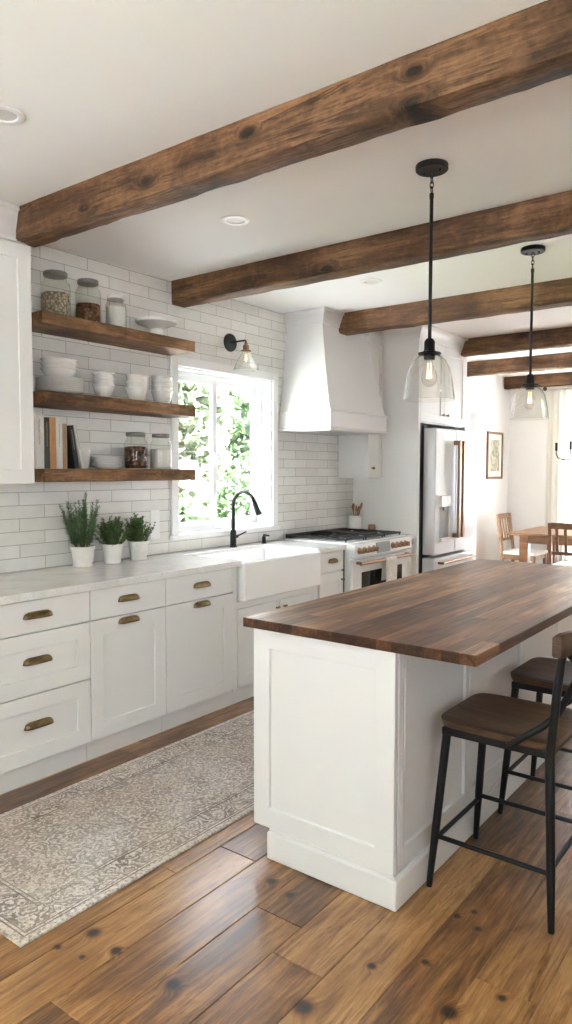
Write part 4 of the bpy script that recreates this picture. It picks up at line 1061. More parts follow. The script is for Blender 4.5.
t2 = book(2.500, .018, .250, .12, cW, ink, 'thin white book leaning left against the black book')
def lean_book(t, yb, ang):
    # pivot on the left bottom corner; raised so the corner stays on the shelf
    c = [ch for ch in t.children if ch.name.startswith('cover')][0]
    th = max(v.co.y for v in c.data.vertices)-min(v.co.y for v in c.data.vertices)
    t.rotation_euler = (ang, 0, 0)
    t.location = (t.location.x, yb-math.cos(ang)*th/2, zb+math.sin(ang)*th/2*1.0+.0003)
lean_book(t_, 2.502, .16)
lean_book(t2, 2.537, .205)

# ------------------------------------------------------------------ potted herbs
def herb(x, y, rt, hp, kind, label, name, seed):
    z = .9145; rg = random.Random(seed)
    t = thing(name, label, 'potted plant', (x,y,z), 'potted herbs on the worktop')
    rb = rt*.76
    obj('saucer', lathe(new_bm(), [(0,0),(rb*1.02,0),(rb*1.12,.004),(rb*1.13,.013),(rb*1.08,.014),(rb*1.02,.0065),(0,.006)], (x,y,z), 36), M['pot'], t, smooth=True)
    z0 = z+.0068
    obj('pot', lathe(new_bm(), [(0,0),(rb,0),(rt*.93,hp-.022),(rt*.935,hp-.020),(rt,hp-.019),(rt*1.02,hp-.002),(rt*1.0,hp),(rt*.93,hp),(rt*.90,hp-.012),(rb*.9,.008),(0,.006)], (x,y,z0), 40), M['pot'], t, smooth=True)
    obj('soil', lathe(new_bm(), [(0,hp-.010),(rt*.5,hp-.009),(rt*.895,hp-.0125)], (x,y,z0), 28), M['soil'], t, smooth=True)
    zs = z0+hp-.012; bs = new_bm(); bl = new_bm()
    def leafq(p, d, ln, wd):
        d = d.normalized(); s = d.cross(Vector((rg.uniform(-1,1), rg.uniform(-1,1), rg.uniform(-1,1)))).normalized()*wd
        vs = [bl.verts.new(p-s*.4), bl.verts.new(p+d*ln*.5-s), bl.verts.new(p+d*ln), bl.verts.new(p+d*ln*.5+s), bl.verts.new(p+s*.4)]
        bl.faces.new(vs)
    if kind == 'rosemary':
        ns, hh, sp = 42, .315, .078
    else: ns, hh, sp = 64, .170, .080
    for i in range(ns):
        a = rg.uniform(0, 2*PI); q = rg.random()**.6
        b0 = Vector((x+math.cos(a)*rt*.55*q, y+math.sin(a)*rt*.55*q, zs-.004))
        top_h = hh*rg.uniform(.62, 1.08)*(1-.22*q) if kind == 'rosemary' else hh*rg.uniform(.7, 1.12)*(1-.45*q*q)
        ox = math.cos(a)*sp*q*rg.uniform(.7,1.2); oy = math.sin(a)*sp*q*rg.uniform(.7,1.2)
        ox = max(ox, .02-b0.x)
        pts = [b0 + Vector((ox*(u**.8), oy*(u**.8), top_h*u**1.05)) + Vector((rg.uniform(-.003,.003), rg.uniform(-.003,.003), 0)) for u in (0,.25,.5,.75,1)]
        tube(bs, pts, [.0022,.002,.0017,.0014,.001], 5)
        steps = int(top_h/(.0062 if kind == 'rosemary' else .0085))
        for s_ in range(1, steps+1):
            u = s_/steps
            if u < .12: continue
            k = min(3, int(u*4)); w_ = u*4-k; p = pts[k].lerp(pts[k+1], min(1, w_)); ax = (pts[k+1]-pts[k]).normalized()
            m_ = 3 if kind == 'rosemary' else 4
            for _ in range(m_):
                b = rg.uniform(0, 2*PI); perp = ax.orthogonal().normalized(); perp.rotate(Matrix.Rotation(b, 3, ax))
                if kind == 'rosemary': leafq(p, ax*rg.uniform(.5,1.0)+perp, rg.uniform(.018,.030)*(1-.4*u*u), .0019)
                else: leafq(p, ax*rg.uniform(.2,.7)+perp, rg.uniform(.009,.017), .0036)
    obj('stems', bs, M['twig'], t, smooth=True); o = obj('foliage', bl, M['rosemary' if kind == 'rosemary' else 'thyme'], t, loose=True)
herb(.105, 2.538, .069, .112, 'rosemary', 'tall rosemary in a white pot, leftmost herb on the worktop', 'potted_rosemary', 3)
herb(.105, 2.752, .062, .108, 'thyme', 'bushy thyme in a white pot between the rosemary and the third herb', 'potted_thyme', 4)
herb(.105, 2.952, .064, .110, 'thyme', 'leafy herb in a white pot, rightmost of three, near the wall outlet', 'potted_oregano', 9)

# outlet
o_ = thing('wall_outlet', 'white electrical outlet plate on the tiled wall behind the herbs', 'outlet', (.0, 3.182, 1.11))
obj('cover_plate', bxm(.0012, .006, 3.144, 3.222, 1.02, 1.21), M['trim'], o_, bevel=.002)
obj('socket', bxm(.0062, .008, 3.164, 3.202, 1.125, 1.165), M['trim'], o_, bevel=.001); obj('socket', bxm(.0062, .008, 3.164, 3.202, 1.065, 1.105), M['trim'], o_, bevel=.001)

# ------------------------------------------------------------------ wall sconce
sy, sz, ax_ = 3.92, 2.392, .157
s = thing('wall_sconce', 'black wall sconce with brass socket and clear glass shade above the window', 'wall lamp', (0, sy, sz))
obj('back_plate', lathe(new_bm(), [(0,0.0012),(.065,.0012),(.066,.006),(.062,.016),(.02,.020),(0,.020)], (0,sy,sz), 40, 'X'), M['black'], s, smooth=True)
obj('arm', tube(new_bm(), [(.018,sy,sz),(ax_-.01,sy,sz+.002),(ax_,sy,sz-.004),(ax_,sy,sz-.022)], .006, 10), M['black'], s, smooth=True)
o = obj('lamp_socket', lathe(new_bm(), [(0,-.02),(.012,-.02),(.014,-.03),(.022,-.036),(.022,-.062),(.018,-.066),(.036,-.070),(.038,-.078),(0,-.078)], (ax_,sy,sz), 28), M['copper'], s, smooth=True); o['label'] = 'brass lamp socket'
obj('lamp_shade', lathe(new_bm(), [(.030,-.079),(.034,-.095),(.056,-.135),(.078,-.175),(.090,-.212)], (ax_,sy,sz), 40), M['glass'], s, smooth=True, solid=.002)
bb = obj('light_bulb', lathe(new_bm(), [(.013,-.079),(.014,-.095),(.026,-.125),(.029,-.145),(.024,-.165),(.010,-.176),(0,-.178)], (ax_,sy,sz), 24), M['glass'], s, smooth=True)
obj('filament', tube(new_bm(), [(ax_-.006,sy,sz-.10),(ax_-.008,sy,sz-.14),(ax_,sy,sz-.15),(ax_+.008,sy,sz-.14),(ax_+.006,sy,sz-.10)], .0008, 6), M['filament'], bb)

# ------------------------------------------------------------------ pendants (prototype at the origin: z = 0 is the ceiling)
def pendant(loc, label):
    t = thing('pendant_lamp', label, 'pendant lamp', (0,0,0), 'pendant lamps over the island')
    obj('canopy', lathe(new_bm(), [(0,-.0008),(.065,-.0008),(.066,-.004),(.066,-.020),(.062,-.024),(0,-.024)], n=40), M['black'], t, smooth=True)
    for dx in (-.035, .035): obj('screw', lathe(new_bm(), [(.006,-.0245),(.006,-.032),(.003,-.034),(0,-.034)], (dx,.0,0), 12), M['black'], t, smooth=True)
    bm = new_bm(); z = -.026
    for k in range(4):
        c_ = z-.0125-k*.0205; L_, W_ = .0145, .0075; pts = []
        for q in range(16):
            a = 2*PI*q/16; u, w_ = W_*math.cos(a), L_*math.sin(a)
            pts.append((u if k % 2 == 0 else 0, 0 if k % 2 == 0 else u, c_+w_))
        tube(bm, pts, .0022, 6, closed=True)
    obj('chain', bm, M['black'], t, smooth=True)
    z1 = z-.0125-3*.0205-.0135
    obj('rod', tube(new_bm(), [(0,0,z1),(0,0,z1-.02),(0,0,z1-.02001),(0,0,-.712)], [.009,.009,.0075,.0075], 14), M['black'], t, smooth=True)
    o = obj('lamp_socket', lathe(new_bm(), [(0,-.700),(.014,-.700),(.022,-.712),(.022,-.745),(.026,-.752),(.046,-.757),(.048,-.762),(.024,-.764),(.022,-.785),(0,-.785)], n=32), M['black'], t, smooth=True)
    P = [(.026,-.7645),(.045,-.770),(.066,-.790),(.082,-.820),(.092,-.860),(.099,-.905),(.104,-.946),(.106,-.951)]
    obj('lamp_shade', lathe(new_bm(), P, n=56), M['glass'], t, smooth=True, solid=.0025)
    bb = obj('light_bulb', lathe(new_bm(), [(.013,-.7855),(.015,-.805),(.027,-.832),(.032,-.855),(.028,-.878),(.014,-.893),(0,-.897)], n=28), M['glass'], t, smooth=True)
    obj('filament', tube(new_bm(), [(-.006,0,-.80),(-.009,0,-.862),(-.003,0,-.83),(.0,0,-.865),(.003,0,-.83),(.009,0,-.862),(.006,0,-.80)], .0009, 6), M['filament'], bb)
    t.location = loc; t['label'] = label
    return t
p1 = pendant((2.163, 2.737, H), 'black pendant lamp with clear glass bell shade, hanging over the near half of the island')
dup(p1, (2.132, 4.075, H), 'black pendant lamp with clear glass bell shade, hanging over the far end of the island')

# ------------------------------------------------------------------ island
IX0, IX1, IY0, IY1 = 1.752, 2.676, 2.03, 4.31
isl = thing('kitchen_island', 'white panelled kitchen island with a moulded plinth under a walnut top', 'island', (2.1, 3.2, 0))
bx0, bx1, by0, by1 = 1.782, 2.388, 2.064, 4.28
bm = new_bm(); box(bm, bx0+.01, bx1-.012, by0+.012, by1, .115, .8775); obj('carcass', bm, M['cabw'], isl)
obj('end_panel', shaker('-Y', by0+.014, bx0, bx1, .115, .8775, .02, .075, .010, .075), M['cabw'], isl, bevel=.002)
bm = new_bm(); 
prism(bm, [(1.855,by0-.018),(bx1+.018,by0-.018),(bx1+.018,by1+.012),(1.855,by1+.012)], 'Z', .0008, .105)
top_ = [(1.86,by0-.008),(bx1+.008,by0-.008),(bx1+.008,by1),(1.86,by1)]
obj('plinth', bm, M['cabw'], isl, bevel=.006)
bm = new_bm(); prism(bm, top_, 'Z', .1055, .1145); obj('plinth_cap', bm, M['cabw'], isl)
# seating side: framed panels between posts
sx = bx1-.011
edges = [by0+.018, 2.67, 3.29, 3.86, by1]
for i, (a, b) in enumerate(zip(edges, edges[1:])):
    a_ = a if i == 0 else a; obj('side_panel', shaker('+X', sx, a_+.002, b-.002, .1155, .877, .014, .036, .012, .07), M['cabw'], isl, bevel=.0015)
bm = new_bm()
for k in range(3): box(bm, bx1-.002 + .0, bx1+.004, by0+.016+k*.022, by0+.016+k*.022+.015, .1155, .877)
obj('corner_moulding', bm, M['cabw'], isl, bevel=.003)
tp = obj('island_top', bxm(IX0, IX1, IY0, IY1, .878, .914), M['walnut'], bevel=.003); tag(tp, 'thick dark walnut butcher-block top resting on the white island', 'countertop'); recenter(tp, ((IX0+IX1)/2,(IY0+IY1)/2,.878))

# ------------------------------------------------------------------ bar stools (prototype: centre of the feet at the origin, front towards -X)
def stool():
    t = thing('bar_stool', '', 'bar stool', (0,0,0), 'bar stools at the island')
    zs = .578; L0 = .212; W0 = .209
    f = 0
    legs = []
    for sx_, sy_ in ((-1,-1),(-1,1),(1,-1),(1,1)):
        foot = Vector((sx_*L0, sy_*W0, .001)); top_ = Vector((sx_*.168, sy_*.172, zs-.012)) if sx_ < 0 else Vector((.168+.018, sy_*.180, zs-.012))
        bm = new_bm(); tube(bm, [foot, foot.lerp(top_, .35), top_], [.0105,.0145,.0155], 12)
        obj('leg', bm, M['black'], t, smooth=True); legs.append((foot, top_))
    def at(i, z): a, b = legs[i]; return a.lerp(b, (z-a.z)/(b.z-a.z))
    for i, j_, z in ((0,2,.185),(1,3,.185),(0,1,.17),(2,3,.20)):
        obj('footrest_bar', tube(new_bm(), [at(i,z), at(j_,z)], .0085, 10), M['black'], t, smooth=True)
    bm = new_bm(); box(bm, -.182, .19, -.19, -.166, zs-.028, zs-.002); box(bm, -.182, .19, .166, .19, zs-.028, zs-.002); box(bm, -.182, -.158, -.166, .166, zs-.028, zs-.002); box(bm, .166, .19, -.166, .166, zs-.028, zs-.002)
    obj('seat_frame', bm, M['black'], t, bevel=.003)
    # saddle seat
    bm = new_bm(); n = 20; th = .030; hx, hy = .205, .205; top_v = []; bot_v = []
    for i in range(n+1):
        rt_, rb_ = [], []
        for k in range(n+1):
            u, v = -1+2*i/n, -1+2*k/n
            # rounded square
            q = max(abs(u), abs(v)); l = math.hypot(u, v) or 1
            f_ = ((abs(u)**7+abs(v)**7)**(1/7)) or 1; s_ = q/f_ if f_ else 1
            X, Y = u*hx*s_, v*hy*s_*(1-.035*(1-u)/2)
            dish = -.009*(1-u*u)*(1-v*v)*1.4
            edge = -.005*max(0, q-.9)/.1
            rt_.append(bm.verts.new((X, Y, zs+th+dish+edge))); rb_.append(bm.verts.new((X*.975, Y*.975, zs+.0005)))
        top_v.append(rt_); bot_v.append(rb_)
    for i in range(n):
        for k in range(n):
            bm.faces.new((top_v[i][k],top_v[i+1][k],top_v[i+1][k+1],top_v[i][k+1])); bm.faces.new((bot_v[i][k],bot_v[i][k+1],bot_v[i+1][k+1],bot_v[i+1][k]))
    for k in range(n):
        bm.faces.new((top_v[0][k],top_v[0][k+1],bot_v[0][k+1],bot_v[0][k])); bm.faces.new((top_v[n][k],bot_v[n][k],bot_v[n][k+1],top_v[n][k+1]))
        bm.faces.new((top_v[k][0],bot_v[k][0],bot_v[k+1][0],top_v[k+1][0])); bm.faces.new((top_v[k][n],top_v[k+1][n],bot_v[k+1][n],bot_v[k][n]))
    o = obj('seat', bm, M['seat'], t, smooth=True); o['label'] = 'dark saddle-shaped wooden seat'
    # back posts
    for i, s_ in ((2,-1),(3,1)):
        a, b = legs[i]
        obj('back_post', tube(new_bm(), [b-(b-a)*.02+Vector((0,0,.0)), Vector((.196, s_*.188, .64)), Vector((.208, s_*.193, .78)), Vector((.226, s_*.192, .93))], [.0155,.0145,.0135,.0125], 12), M['black'], t, smooth=True)
    # wooden yoke rail, curved away from the sitter, thick block ends
    bm = new_bm(); rings = []; m = 22
    for i in range(m+1):
        v = -1+2*i/m; y = v*.232; x = .256 - .046*v*v + .004
        hh = .040-.008*(1-v*v) if abs(v) < .99 else .034; dd = .0135
        zz = .926 + .010*(1-v*v)
        rings.append([bm.verts.new((x+dx, y, zz+dz)) for dx, dz in ((-dd,-hh*.8),(-dd*.6,-hh),(dd*.6,-hh),(dd,-hh*.8),(dd,hh*.8),(dd*.6,hh),(-dd*.6,hh),(-dd,hh*.8))])
    for A, B in zip(rings, rings[1:]):
        for k in range(8): l = (k+1) % 8; bm.faces.new((A[k],A[l],B[l],B[k]))
    bm.faces.new(rings[0]); bm.faces.new(rings[-1][::-1])
    o = obj('back_rail', bm, M['seat'], t, smooth=True); o['label'] = 'curved wooden top rail'
    # crossing braces, from the seat sides up to the opposite end of the rail
    for s_ in (-1, 1):
        pts = [(.055, s_*.196, zs-.012), (.11, s_*.205, .612), (.165, s_*.206, .655), (.205, s_*.178, .695), (.222, s_*.08, .76), (.226, 0, .805), (.229, -s_*.08, .845), (.232, -s_*.165, .89)]
        pts = [Vector(p) + Vector((.006 if s_ > 0 else 0, 0, 0)) for p in pts]
        obj('cross_brace', tube(new_bm(), pts, .0115, 10), M['black'], t, smooth=True)
    return t
st = stool(); st.location = (2.636, 2.466, 0); st['label'] = 'black metal bar stool with dark wooden seat, the one nearest the viewer'
dup(st, (2.638, 3.146, 0), 'black metal bar stool with dark wooden seat, behind the nearest stool')

# ------------------------------------------------------------------ runner rug
RUG_HX, RUG_HY = (1.574-.752)/2, 1.55
M['rug'] = rug_mat()
bm = new_bm(); nx, ny = 20, 70; X0, Y0 = .752, 1.19
rows = []
for i in range(nx+1):
    rows.append([bm.verts.new((X0+2*RUG_HX*i/nx, Y0+2*RUG_HY*k/ny, .0085+.0012*noise.noise(Vector((i*.4,k*.3,0))))) for k in range(ny+1)])
low = [[bm.verts.new((v.co.x, v.co.y, .0012)) for v in r_] for r_ in rows]
for i in range(nx):
    for k in range(ny):
        bm.faces.new((rows[i][k],rows[i+1][k],rows[i+1][k+1],rows[i][k+1])); bm.faces.new((low[i][k],low[i][k+1],low[i+1][k+1],low[i+1][k]))
for k in range(ny):
    bm.faces.new((rows[0][k],rows[0][k+1],low[0][k+1],low[0][k])); bm.faces.new((rows[nx][k],low[nx][k],low[nx][k+1],rows[nx][k+1]))
for i in range(nx):
    bm.faces.new((rows[i][0],low[i][0],low[i+1][0],rows[i+1][0])); bm.faces.new((rows[i][ny],rows[i+1][ny],low[i+1][ny],low[i][ny]))
rg_ = obj('runner_rug', bm, M['rug']); tag(rg_, 'distressed grey-beige patterned runner rug on the wooden floor between cabinets and island', 'rug')
recenter(rg_, (X0+RUG_HX, Y0+RUG_HY, 0))

# ------------------------------------------------------------------ dining end
TX0, TX1, TY0, TY1 = .56, 2.5, 8.10, 9.28
t = thing('dining_table', 'brown wooden dining table in the room beyond the fridge', 'table', ((TX0+TX1)/2, (TY0+TY1)/2, 0))
obj('tabletop', bxm(TX0, TX1, TY0, TY1, .728, .76), M['diningwood'], t, bevel=.004)
bm = new_bm(); ring_z = (.64, .7275)
box(bm, TX0+.16, TX1-.16, TY0+.06, TY0+.085, *ring_z); box(bm, TX0+.16, TX1-.16, TY1-.085, TY1-.06, *ring_z); box(bm, TX0+.13, TX0+.155, TY0+.09, TY1-.09, *ring_z); box(bm, TX1-.155, TX1-.13, TY0+.09, TY1-.09, *ring_z)
obj('apron', bm, M['diningwood'], t)
for x in (TX0+.12, TX1-.22):
    for y in (TY0+.04, TY1-.13): obj('leg', bxm(x, x+.10, y, y+.09, .001, .7275), M['diningwood'], t, bevel=.004)
def dining_chair():
    """faces -Y? no: faces +Y (back towards -Y); feet centre at the origin"""
    t = thing('dining_chair', '', 'chair', (0,0,0), 'wooden dining chairs')
    for s_ in (-1, 1):
        obj('leg', tube(new_bm(), [(s_*.20, .20, .001), (s_*.20, .19, .45)], [.018,.021], 8), M['diningwood'], t, smooth=True)
        bm = new_bm(); bar(bm, (s_*.20, -.22, .001), (s_*.20, -.20, .45), .036, .036, (0,1,0)); bar(bm, (s_*.20, -.20, .44), (s_*.20, -.265, .93), .034, .034, (0,1,0)); obj('back_post', bm, M['diningwood'], t, bevel=.003)
    bm = new_bm(); box(bm, -.18, .18, .175, .20, .385, .445); box(bm, -.18, .18, -.215, -.19, .385, .445); box(bm, -.21, -.19, -.18, .19, .385, .445); box(bm, .19, .21, -.18, .19, .385, .445); obj('seat_rail', bm, M['diningwood'], t)
    obj('seat', bxm(-.225, .225, -.18, .225, .4455, .485), M['cream'], t, bevel=.012, segs=3)
    bm = new_bm(); box(bm, -.185, .185, -.275, -.252, .87, .935); bm2 = bm
    obj('top_rail', bm2, M['diningwood'], t, bevel=.004)
    obj('lower_rail', bxm(-.185, .185, -.232, -.212, .60, .635), M['diningwood'], t, bevel=.003)
    for k in range(4):
        x = -.129+.086*k; bm = new_bm(); bar(bm, (x, -.222, .635), (x, -.262, .87), .030, .012, (0,1,0)); obj('back_slat', bm, M['diningwood'], t, bevel=.002)
    return t
dc = dining_chair(); dc.location = (1.41, 7.78, 0); dc['label'] = 'wooden slat-back dining chair at the near side of the table, its back to the viewer'
dup(dc, (.51, 8.80, 0), 'wooden slat-back dining chair at the left head of the table, beside the wall', rotz=-PI/2)

# framed picture
pf = thing('framed_picture', 'small framed botanical print in a brown wooden frame on the dining room wall', 'picture', (0, 9.08, 1.667))
py0, py1, pz0, pz1 = 8.815, 9.345, 1.362, 1.973
bm = new_bm(); ring(bm, .0015, .022, py0, py1, pz0, pz1, .03, .03, .03); obj('frame', bm, M['frame_wood'], pf, bevel=.002)
obj('mat_board', bxm(.002, .010, py0+.031, py1-.031, pz0+.031, pz1-.031), M['canvas'], pf)
def print_mat():
    m, nt, b = mat_new('faded_botanical'); v = coords(nt, (1,1,1)); n = noise_n(nt, v, 9, 6, .65, 1.5)
    r = ramp(nt, [(.35, srgb(120,118,100)), (.48, srgb(165,160,140)), (.6, srgb(205,198,178)), (.75, srgb(215,206,188))]); L(nt, n.outputs['Fac'], r.inputs[0]); L(nt, r.outputs[0], b.inputs['Base Color']); b.inputs['Roughness'].default_value = .8
    return m
obj('print', bxm(.0102, .0108, py0+.11, py1-.11, pz0+.10, pz1-.10), print_mat(), pf)

# curtain and rod in front of the dining window
def curtain(x0, x1, name, lab, seed):
    bm = new_bm(); n = 120; rows = []
    for z, amp in ((2.53, .005), (2.49, .008), (2.2, .011), (1.4, .013), (.7, .014), (.02, .015)):
        rows.append([bm.verts.new((x0+(x1-x0)*i/n, YF-.085+amp*math.sin(i*.52+seed)+amp*.4*math.sin(i*.23+seed*2+z), z)) for i in range(n+1)])
    for A, B in zip(rows, rows[1:]):
        for i in range(n): bm.faces.new((A[i],A[i+1],B[i+1],B[i]))
    o = obj(name, bm, M['sheer'], smooth='all', solid=.0015); tag(o, lab, 'curtain', 'sheer curtains at the dining window'); recenter(o, ((x0+x1)/2, YF-.085, .02))
curtain(.53, 1.30, 'sheer_curtain', 'sheer white floor-length curtain nearest the corner of the dining room', 1)
curtain(2.05, 2.85, 'sheer_curtain', 'sheer white floor-length curtain at the far right of the dining window', 4)
rd_ = thing('curtain_rod', 'black curtain rod with round finial above the dining window', 'curtain rod', (1.7, YF-.085, 2.55))
obj('rod', tube(new_bm(), [(.53, YF-.085, 2.545), (2.88, YF-.085, 2.545)], .009, 10), M['cream'], rd_, smooth=True)
for x in (.50, 2.91): obj('finial', lathe(new_bm(), [(0,-.028),(.018,-.02),(.028,0),(.018,.02),(0,.028)], (x, YF-.085, 2.535), 16, 'X'), M['black'], rd_, smooth=True)

# chandelier over the dining table
ch = thing('chandelier', 'black candle-style chandelier over the dining table', 'chandelier', (1.42, 8.42, 0))
CX, CY = 1.42, 8.42
bm = new_bm(); tube(bm, [(CX,CY,1.60),(CX,CY,H-.03)], .008, 10); obj('stem', bm, M['black'], ch, smooth=True)
obj('canopy', lathe(new_bm(), [(0,-.001),(.06,-.001),(.06,-.02),(.02,-.03),(0,-.03)], (CX,CY,H), 28), M['black'], ch, smooth=True)
obj('hub', lathe(new_bm(), [(0,-.06),(.02,-.05),(.028,-.02),(.028,.02),(.014,.05),(0,.05)], (CX,CY,1.66), 20), M['black'], ch, smooth=True)
for k in range(6):
    a = PI+.12+k*PI/3; R_ = .42
    dx, dy = math.cos(a), math.sin(a)
    ar = obj('arm', tube(new_bm(), [(CX+dx*R_*q, CY+dy*R_*q, z) for q, z in ((.03,1.665),(.35,1.645),(.65,1.60),(.85,1.597),(.96,1.62),(1.0,1.66),(1.0,1.70))], .006, 8), M['black'], ch, smooth=True)
    obj('candle_sleeve', cyl(new_bm(), (CX+dx*R_, CY+dy*R_, 1.6995), .014, .09, 14), M['black'], ar, smooth=True)

# ------------------------------------------------------------------ the garden outside
struct('ground', bxm(-14, -4.0, -6, 18, -.25, -.05), M['lawn'])
struct('ground', bxm(-4.0, -.17, -6, 18, -.25, -.05), M['bounce_ground'])  # pale strip added in place of lawn to throw light onto the ceiling
struct('ground', bxm(-6, 12, YF+.17, 20, -.25, -.05), M['bounce_ground'])
struct('ground', bxm(-.169, 12, -14, YB-.17, -.25, -.05), M['bounce_ground'])
def bush(name, c, r, n, mat, label, cat, seed, ls=.07, trunk=0.0, group=None, flowers=0):
    rg = random.Random(seed); t = thing(name, label, cat, (c[0],c[1],-.05), group)
    bl = new_bm(); bf = new_bm()
    for i in range(n+flowers):
        b_ = bl if i < n else bf
        while True:
            p = Vector((rg.uniform(-1,1), rg.uniform(-1,1), rg.uniform(-1,1)))
            if p.length <= 1: break
        p = p.normalized()*(p.length**.45) if i < n else p.normalized()
        k = 1+.28*noise.noise(p*2.3+Vector((seed,0,0)))
        p = Vector((p.x*r[0], p.y*r[1], p.z*r[2]))*k+Vector(c)
        if p.z < -.04: p.z = rg.uniform(-.04, .2)
        d = Vector((rg.uniform(-1,1), rg.uniform(-1,1), rg.uniform(-1,.6))).normalized(); s = d.cross(Vector((rg.uniform(-1,1), rg.uniform(-1,1), rg.uniform(-1,1)))).normalized()
        l = ls*rg.uniform(1.0,2.2)
        if i >= n: l *= 1.3
        w_ = .34 if i < n else .5
        vs = [b_.verts.new(p), b_.verts.new(p+d*l*.45+s*l*w_), b_.verts.new(p+d*l), b_.verts.new(p+d*l*.45-s*l*w_)]
        b_.faces.new(vs)
    obj('foliage', bl, M[mat], t, loose=True)
    if flowers: obj('blossoms', bf, M['flower'], t, loose=True)
    else: bf.free()
    bm = new_bm(); tube(bm, [(c[0],c[1],-.05),(c[0]+.02,c[1],c[2]*.5),(c[0],c[1]+.03,max(.2,c[2]-r[2]*.2))], [.06+trunk,.045+trunk,.02+trunk*.5], 8); obj('trunk', bm, M['bark'], t, smooth=True)
GB = 'garden shrubs outside the kitchen window'
bush('garden_shrub', (-1.15, 4.25, .62), (.42,.5,.62), 3000, 'gleaf', 'leafy green shrub just outside the kitchen window, low in the left pane', 'shrub', 1, .075, group=GB)
bush('garden_shrub', (-2.4, 5.35, .80), (.5,.55,.80), 2600, 'gleaf2', 'pale green shrub with pinkish blossoms outside the right window pane', 'shrub', 2, .08, group=GB, flowers=500)
bush('garden_shrub', (-3.75, 5.1, 1.15), (.62,.5,1.1), 2600, 'gleaf2', 'blossoming shrub with pinkish flowers farther off behind the left pane', 'shrub', 3, .09, group=GB, flowers=900)
bush('garden_shrub', (-4.3, 8.0, .9), (.9,.9,.9), 2400, 'gleaf', 'distant rounded green shrub low behind the right window pane', 'shrub', 5, .11, group=GB)
bush('garden_tree', (-3.3, 6.65, 2.1), (.65,.6,.95), 2400, 'gleaf2', 'slender pale-leaved tree filling the middle of the kitchen window', 'tree', 6, .10, .03, group='garden trees outside the kitchen window')
bush('garden_tree', (-6.3, 6.8, 2.1), (1.1,1.1,1.35), 3600, 'gleaf', 'round green tree far behind the left window pane', 'tree', 8, .14, .05, group='garden trees outside the kitchen window')
bush('garden_tree', (-6.0, 10.3, 2.1), (1.5,1.5,1.35), 4200, 'gleaf', 'broad green tree far behind the right window pane', 'tree', 7, .15, .06, group='garden trees outside the kitchen window')
# unseen slabs added to block the sky from the windows behind the viewer
bm = new_bm(); box(bm, -3.0, 8.3, -5.2, YB-.17, 2.76, 2.86); box(bm, -3.0, -.17, YB-.16, .9, 2.76, 2.86); box(bm, XR+.17, 8.3, YB-.16, 1.1, 2.76, 2.86)
struct('sky_blocker', bm, M['trim'])
# ------------------------------------------------------------------ light
world = bpy.data.worlds.new('sky'); bpy.context.scene.world = world; world.use_nodes = True
nt = world.node_tree; bg = nt.nodes['Background']
bg.inputs['Color'].default_value = (.86,.895,1.0,1); bg.inputs['Strength'].default_value = 6.0
LP_BACK, LP_DIN, LP_L, LP_R = .6, 1, 5, 1.2
def portal(name, loc, rot, sx_, sy_):
    l = bpy.data.lights.new(name, 'AREA'); l.shape = 'RECTANGLE'; l.size = sx_; l.size_y = sy_; l.cycles.is_portal = True
    o = bpy.data.objects.new(name, l); C.objects.link(o); o.location = loc; o.rotation_euler = rot
def area(name, loc, rot, sx_, sy_, power, col=(.91,.93,1)):
    l = bpy.data.lights.new(name, 'AREA'); l.shape = 'RECTANGLE'; l.size = sx_; l.size_y = sy_; l.energy = power; l.color = col
    o = bpy.data.objects.new(name, l); C.objects.link(o); o.location = loc; o.rotation_euler = rot
portal('sky_portal_kitchen', (-.17, (WY0+WY1)/2, (WZ0+WZ1)/2), (0, -PI/2, 0), WZ1-WZ0, WY1-WY0)
portal('sky_portal_door', (-.17, (W2[0]+W2[1])/2, 1.1), (0, -PI/2, 0), W2[3], W2[1]-W2[0])
portal('sky_portal_dining', ((W3[0]+W3[1])/2, YF+.17, (W3[2]+W3[3])/2), (-PI/2, 0, 0), W3[1]-W3[0], W3[3]-W3[2])
area('daylight_back', ((W4[0]+W4[1])/2, YB-.165, (W4[2]+W4[3])/2), (PI/2, 0, 0), W4[1]-W4[0], W4[3]-W4[2], LP_BACK)
area('fill_light_left', (-.165, (W6[0]+W6[1])/2, 1.675), (0, -PI/2, 0), 1.35, 1.5, LP_L)  # fill lamp in the added left window
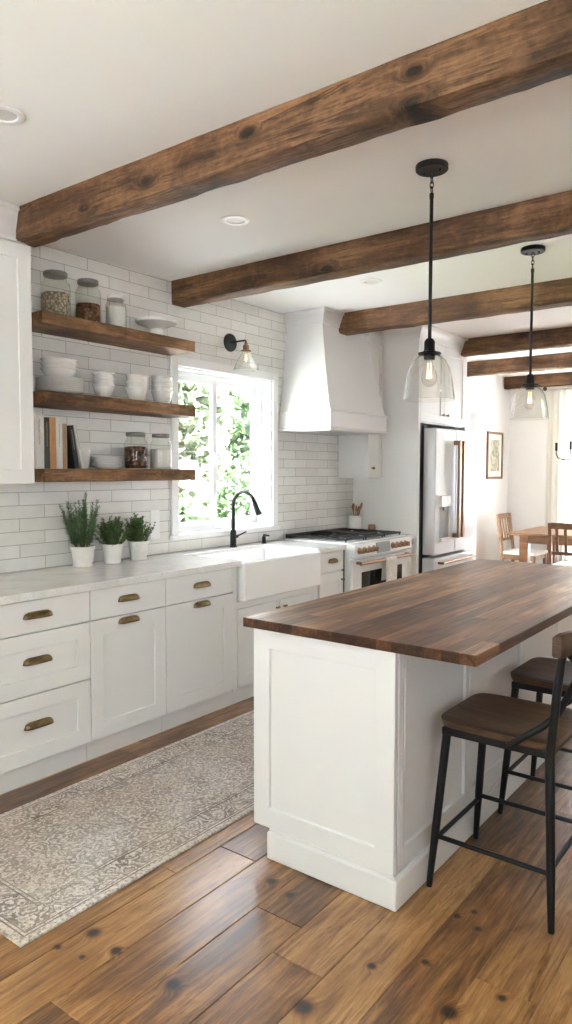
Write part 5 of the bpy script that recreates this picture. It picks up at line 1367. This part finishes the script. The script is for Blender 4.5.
area('fill_light_right', (XR+.165, (W7[0]+W7[1])/2, 1.65), (0, PI/2, 0), 1.3, 1.2, LP_R)  # fill lamp in the added right window
area('fill_light_dining', (XR+.165, 7.9, 1.6), (0, PI/2, 0), 1.2, 1.0, LP_DIN)  # fill lamp added to brighten the dining end
portal('sky_portal_back', ((W4[0]+W4[1])/2, YB-.17, (W4[2]+W4[3])/2), (PI/2, 0, 0), W4[1]-W4[0], W4[3]-W4[2])

sun = bpy.data.lights.new('sun', 'SUN'); sun.energy = 90; sun.angle = math.radians(2); sun.color = (.915,.925,1)
so = bpy.data.objects.new('sun', sun); C.objects.link(so); so.location = (8, 4, 12)
so.rotation_euler = Vector((.27, .03, .96)).to_track_quat('Z', 'Y').to_euler()

# ------------------------------------------------------------------ camera
cam = bpy.data.cameras.new('camera'); co = bpy.data.objects.new('camera', cam); C.objects.link(co)
yaw, pitch, roll = map(math.radians, (-37.282, -3.337, .114))
fw = Vector((math.sin(yaw)*math.cos(pitch), math.cos(yaw)*math.cos(pitch), math.sin(pitch)))
r0 = Vector((math.cos(yaw), -math.sin(yaw), 0)); u0 = r0.cross(fw)
r1 = r0*math.cos(roll)+u0*math.sin(roll); u1 = -r0*math.sin(roll)+u0*math.cos(roll)
mw = Matrix((r1, u1, -fw)).transposed().to_4x4(); mw.translation = (3.502, 0, 1.469); co.matrix_world = mw
cam.sensor_fit = 'VERTICAL'; cam.sensor_height = 36; cam.lens = 714.068/1024*36; cam.clip_start = .02
sc = bpy.context.scene; sc.camera = co
sc.view_settings.view_transform = 'Standard'; sc.view_settings.look = 'None'; sc.view_settings.gamma = 1; sc.view_settings.use_curve_mapping = False
sc.view_settings.exposure = 1.62
sc.cycles.max_bounces = 10; sc.cycles.diffuse_bounces = 6; sc.cycles.transparent_max_bounces = 24; sc.cycles.glossy_bounces = 4
sc.cycles.use_denoising = True; sc.cycles.caustics_reflective = False; sc.cycles.caustics_refractive = False; sc.cycles.sample_clamp_indirect = 8
